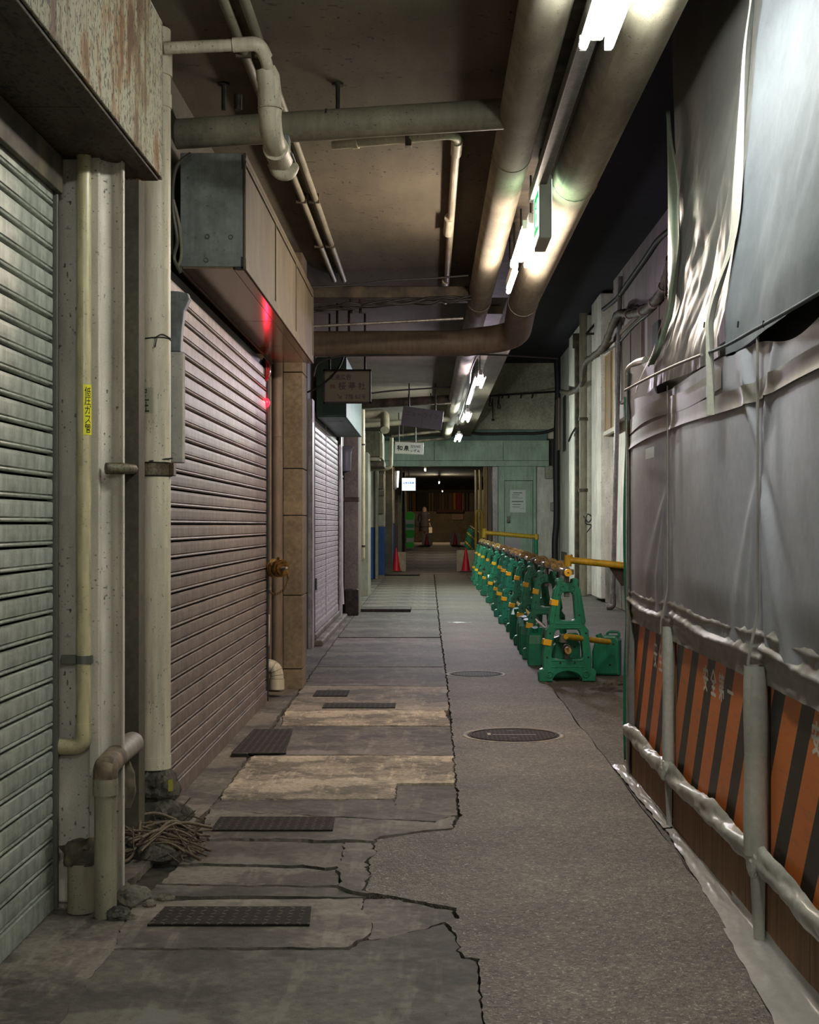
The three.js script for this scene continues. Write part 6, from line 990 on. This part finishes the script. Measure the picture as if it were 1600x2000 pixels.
// ---------- right wall fittings ----------
{
  const WX = 3.0, WD = (px, x = WX) => x * F / (px - CX), W = (px, py, x = WX) => { const d = WD(px, x); return V(x, EYE + (CY - py) * d / F, -d); };
  const nt = canvasTex(160, 224, (c) => { c.fillStyle = '#cfd8d0'; c.fillRect(0, 0, 160, 224); c.fillStyle = '#2a302c'; [[30, 24, 90, 8], [18, 46, 80, 6], [18, 66, 60, 4], [18, 78, 110, 4], [16, 110, 120, 10], [24, 142, 84, 7], [24, 168, 78, 5], [104, 184, 36, 3]].forEach(([x, y, w, h]) => { for (let q = 0; q < w; q += 8) c.fillRect(x + q, y, 6, h); }); });
  const no = thing('door_notice', 'white paper notice with lines of print on the green door', 'notice', P(1011.5, 1001, DB - 0.06));
  part(no, 'paper', dbox(X(996, DB), X(1027, DB), Y(1001, DB), Y(957, DB), DB - 0.06, DB - 0.054, 0), mt.paper);
  part(no, 'print', face(31 * DB / F * 0.97, 44 * DB / F * 0.98).translate(X(1011.5, DB), Y(979, DB), -(DB - 0.063)), new THREE.MeshStandardMaterial({ map: nt, roughness: 0.8 }), { uv: 1 });
  single('door_poster', 'pale lilac sheet low on the green door behind the yellow bar', 'poster', dbox(X(986, DB), X(1017, DB), Y(1085, DB), Y(1050, DB), DB - 0.062, DB - 0.054, 0), M(C(0.42, 0.40, 0.42), {}));
  single('junction_box', 'cream junction box with a dark mark on the white column by the door', 'box', dbox(X(1064, DB), X(1079, DB), Y(935, DB), Y(910, DB), DB - 0.14, DB, 0.01), M(C(0.42, 0.42, 0.36), { map: T.paint, tile: 0.5 }));
  single('switch_box', 'small grey switch box hanging on a cable at the white column', 'box', [dbox(X(1075, DB), X(1089, DB), Y(998, DB), Y(981, DB), DB - 0.1, DB, 0.02), cyl(P(1082, 981, DB - 0.03), P(1081, 935, DB - 0.03), 0.012, 6)], M(C(0.26, 0.26, 0.25), { roughness: 0.4 }));
  const bk = thing('corner_cable', 'thick black cable standing in the corner of the white column', 'cable', P(1086, 1150, 33.8), 'right wall pipes');
  part(bk, 'cable', sweep(curve([P(1088, 700, 33.8), P(1090, 760, 33.8), P(1087, 880, 33.8), P(1087, 1020, 33.8), P(1084, 1060, 33.8), P(1086, 1150, 33.8)], 40), 0.075, 8), mt.black);
  const pipe = (label, a, b, r, m, bands = []) => { const t = thing('standpipe', label, 'pipe', b, 'right wall pipes'); part(t, 'pipe', cyl(a, b, r, 16), m); for (const q of bands) part(t, 'clip', cyl(V(lerp(a.x, b.x, 0.5), q, lerp(a.z, b.z, 0.5)), V(lerp(a.x, b.x, 0.5), q + 0.06, lerp(a.z, b.z, 0.5)), r + 0.015, 14), mt.pipeDark); return t; };
  const dp = pipe('dark brown vertical pipe on the right wall with a bulky top', V(2.85, Y(655, 27.6), -27.6), V(2.85, 0, -27.6), 0.048, mt.pipeDark, [3.0]);
  part(dp, 'pipe_head', cyl(V(2.85, Y(680, 27.6), -27.6), V(2.85, Y(652, 27.6), -27.6), 0.085, 16), mt.pipeDark);
  pipe('thick grey vertical pipe beside the dark one on the right wall', V(2.82, Y(612, 26.2), -26.2), V(2.82, 0, -26.2), 0.072, mt.pipeOlive, [1.9, 3.2]);
  const sp = thing('standpipe', 'slim grey pipe with an elbow foot leaning on the right wall', 'pipe', P(1190, 1188, 22), 'right wall pipes');
  part(sp, 'pipe', cyl(P(1212, 540, 22), P(1197, 1180, 22), 0.038, 14), M(C(0.33, 0.31, 0.29), { map: T.galv, tile: 0.5, roughness: 0.4 }));
  part(sp, 'elbow', sweep(bend([P(1197, 1160, 22), P(1197, 1184, 22), P(1184, 1186, 22)], 0.05), 0.055, 14), mt.steel);
  const br = thing('iron_bracket', 'triangular iron bracket sticking out high on the right wall', 'bracket', P(1155, 655, 25), 'right wall pipes');
  parts(br, 'arm', [cyl(P(1145, 653, 25), P(1168, 626, 25), 0.02, 8), cyl(P(1145, 653, 25), P(1168, 651, 25), 0.02, 8), cyl(P(1168, 622, 25), P(1168, 652, 25), 0.02, 8)], mt.iron);
  // corrugated duct hose
  const hp = [W(1312, 505, 2.9), W(1297, 560, 2.88), W(1268, 600, 2.86), W(1235, 613, 2.84), W(1207, 614, 2.82), W(1195, 640, 2.82), W(1180, 675, 2.82), W(1160, 695, 2.8), W(1143, 712, 2.78), W(1138, 745, 2.78), W(1118, 766, 2.78), W(1098, 765, 2.78)];
  const cv = curve(hp, 160), hose = thing('cable_hose', 'taped bundle of cables snaking down along the upper right wall', 'cable', hp[6], 'right wall pipes');
  part(hose, 'hose', sweep(cv, cv.map((_, i) => 0.06 + (i % 10 < 2 ? 0.01 : 0) - i * 0.0001), 12), mt.pipeDark);
  parts(hose, 'tape_mark', [14, 24, 34, 46].map((k) => sweep([cv[k], cv[k + 1]], 0.073, 12)), mt.frameBrown);
  const c2 = [W(1308, 560, 2.95), W(1280, 600, 2.93), W(1240, 635, 2.93), W(1206, 672, 2.93), W(1180, 690, 2.93)];
  single('corner_cable', 'thin black cable following the taped bundle on the right wall', 'cable', sweep(curve(c2, 40), 0.018, 6), mt.wire, 'right wall pipes');
  single('eave_cable', 'knotted dark cable along the top edge of the right wall', 'cable', sweep(curve([W(1315, 440, 2.93), W(1283, 478, 2.93), W(1262, 500, 2.93), W(1230, 553, 2.93), W(1205, 580, 2.93), W(1170, 615, 2.93)].map((q, i) => q.add(V(0, i % 2 ? 0.04 : -0.02, 0))), 50), 0.035, 7), mt.wire, 'right wall pipes');
  // window and upper doors
  const win = struct('window_1');
  const quad = (px0, px1, pyT0, pyB0, x, th, dy = 0) => { const d0 = WD(px1, x), d1 = WD(px0, x), y1 = EYE + (CY - pyT0) * WD((px0 + px1) / 2, x) / F, y0 = EYE + (CY - pyB0) * WD((px0 + px1) / 2, x) / F; return [x - th, x, y0, y1, d0, d1]; };
  const wn = quad(1180, 1206, 690, 840, 2.99, 0.03);
  part(win, 'shutter_panel', dbox(...wn, 0.004), mt.ochre);
  parts(win, 'window_frame', [dbox(wn[0] - 0.03, 3.0, wn[2] - 0.07, wn[2], wn[4] - 0.1, wn[5] + 0.1, 0.006), dbox(wn[0] - 0.03, 3.0, wn[3], wn[3] + 0.07, wn[4] - 0.1, wn[5] + 0.1, 0.006), dbox(wn[0] - 0.03, 3.0, wn[2], wn[3], wn[4] - 0.1, wn[4], 0.006), dbox(wn[0] - 0.03, 3.0, wn[2], wn[3], wn[5], wn[5] + 0.1, 0.006)], mt.wallWhite);
  part(win, 'window_bar', dbox(wn[0] - 0.015, 3.0, wn[2], wn[3], lerp(wn[4], wn[5], 0.3) - 0.03, lerp(wn[4], wn[5], 0.3) + 0.03, 0.004), mt.frameBrown);
  const cols = [[1216, 1234], [1236, 1256], [1268, 1290], [1292, 1316], [1318, 1345]];
  const w2 = struct('window_2');
  const yA = 3.15, yB = 4.2;
  cols.forEach(([a, b]) => { const d0 = WD(b, 2.98), d1 = WD(a, 2.98); part(w2, 'shutter_panel', dbox(2.955, 2.985, yA + 0.06, yB - 0.06, d0, d1, 0.006), mt.panelBrown); parts(w2, 'stile', [dbox(2.94, 2.985, yA, yB, d0 - 0.09, d0 - 0.005, 0.006), dbox(2.94, 2.985, yB - 0.055, yB, d0, d1, 0.006), dbox(2.94, 2.985, yA, yA + 0.055, d0, d1, 0.006)], mt.frameBrown); });
  part(w2, 'lintel', dbox(2.92, 2.985, yB + 0.01, yB + 0.07, WD(1345, 2.98), WD(1214, 2.98), 0.006), mt.frameBrown);
  single('dark_plate', 'dark oblong plate on the upper right wall window', 'plate', dbox(2.92, 2.95, Y(690, 18.6), Y(632, 18.6), WD(1298), WD(1286), 0.006), mt.black);
  const w3 = struct('window_3'); const q3 = quad(1093, 1107, 775, 878, 2.99, 0.03);
  part(w3, 'shutter_panel', dbox(2.9, 2.93, q3[2], q3[3], q3[4] + 1, q3[5], 0.006), mt.panelBrown);
  single('slotted_vent', 'small slotted vent low on the white right wall', 'vent', [0, 1, 2].map((k) => dbox(2.86, 2.88, Y(1095, 30.5), Y(1078, 30.5), 29.9 + k * 0.45, 30.12 + k * 0.45, 0.003)), mt.black);
  single('wire_tangle', 'small tangle of dark wire on the thick grey wall pipe', 'wire', [sweep(curve([P(1140, 1008, 25.8), P(1150, 1020, 25.7), P(1156, 1010, 25.7), P(1148, 1004, 25.7), P(1144, 1022, 25.7), P(1155, 1026, 25.7), P(1146, 1040, 25.7)], 40), 0.012, 6)], mt.wire);
  single('loose_wire', 'black wire end curling off the right wall pipes', 'wire', [sweep(curve([P(1111, 862, 27.3), P(1116, 850, 27.4), P(1124, 836, 27.56)], 10), 0.018, 6)], mt.wire);
}
renderer.render(scene, camera);
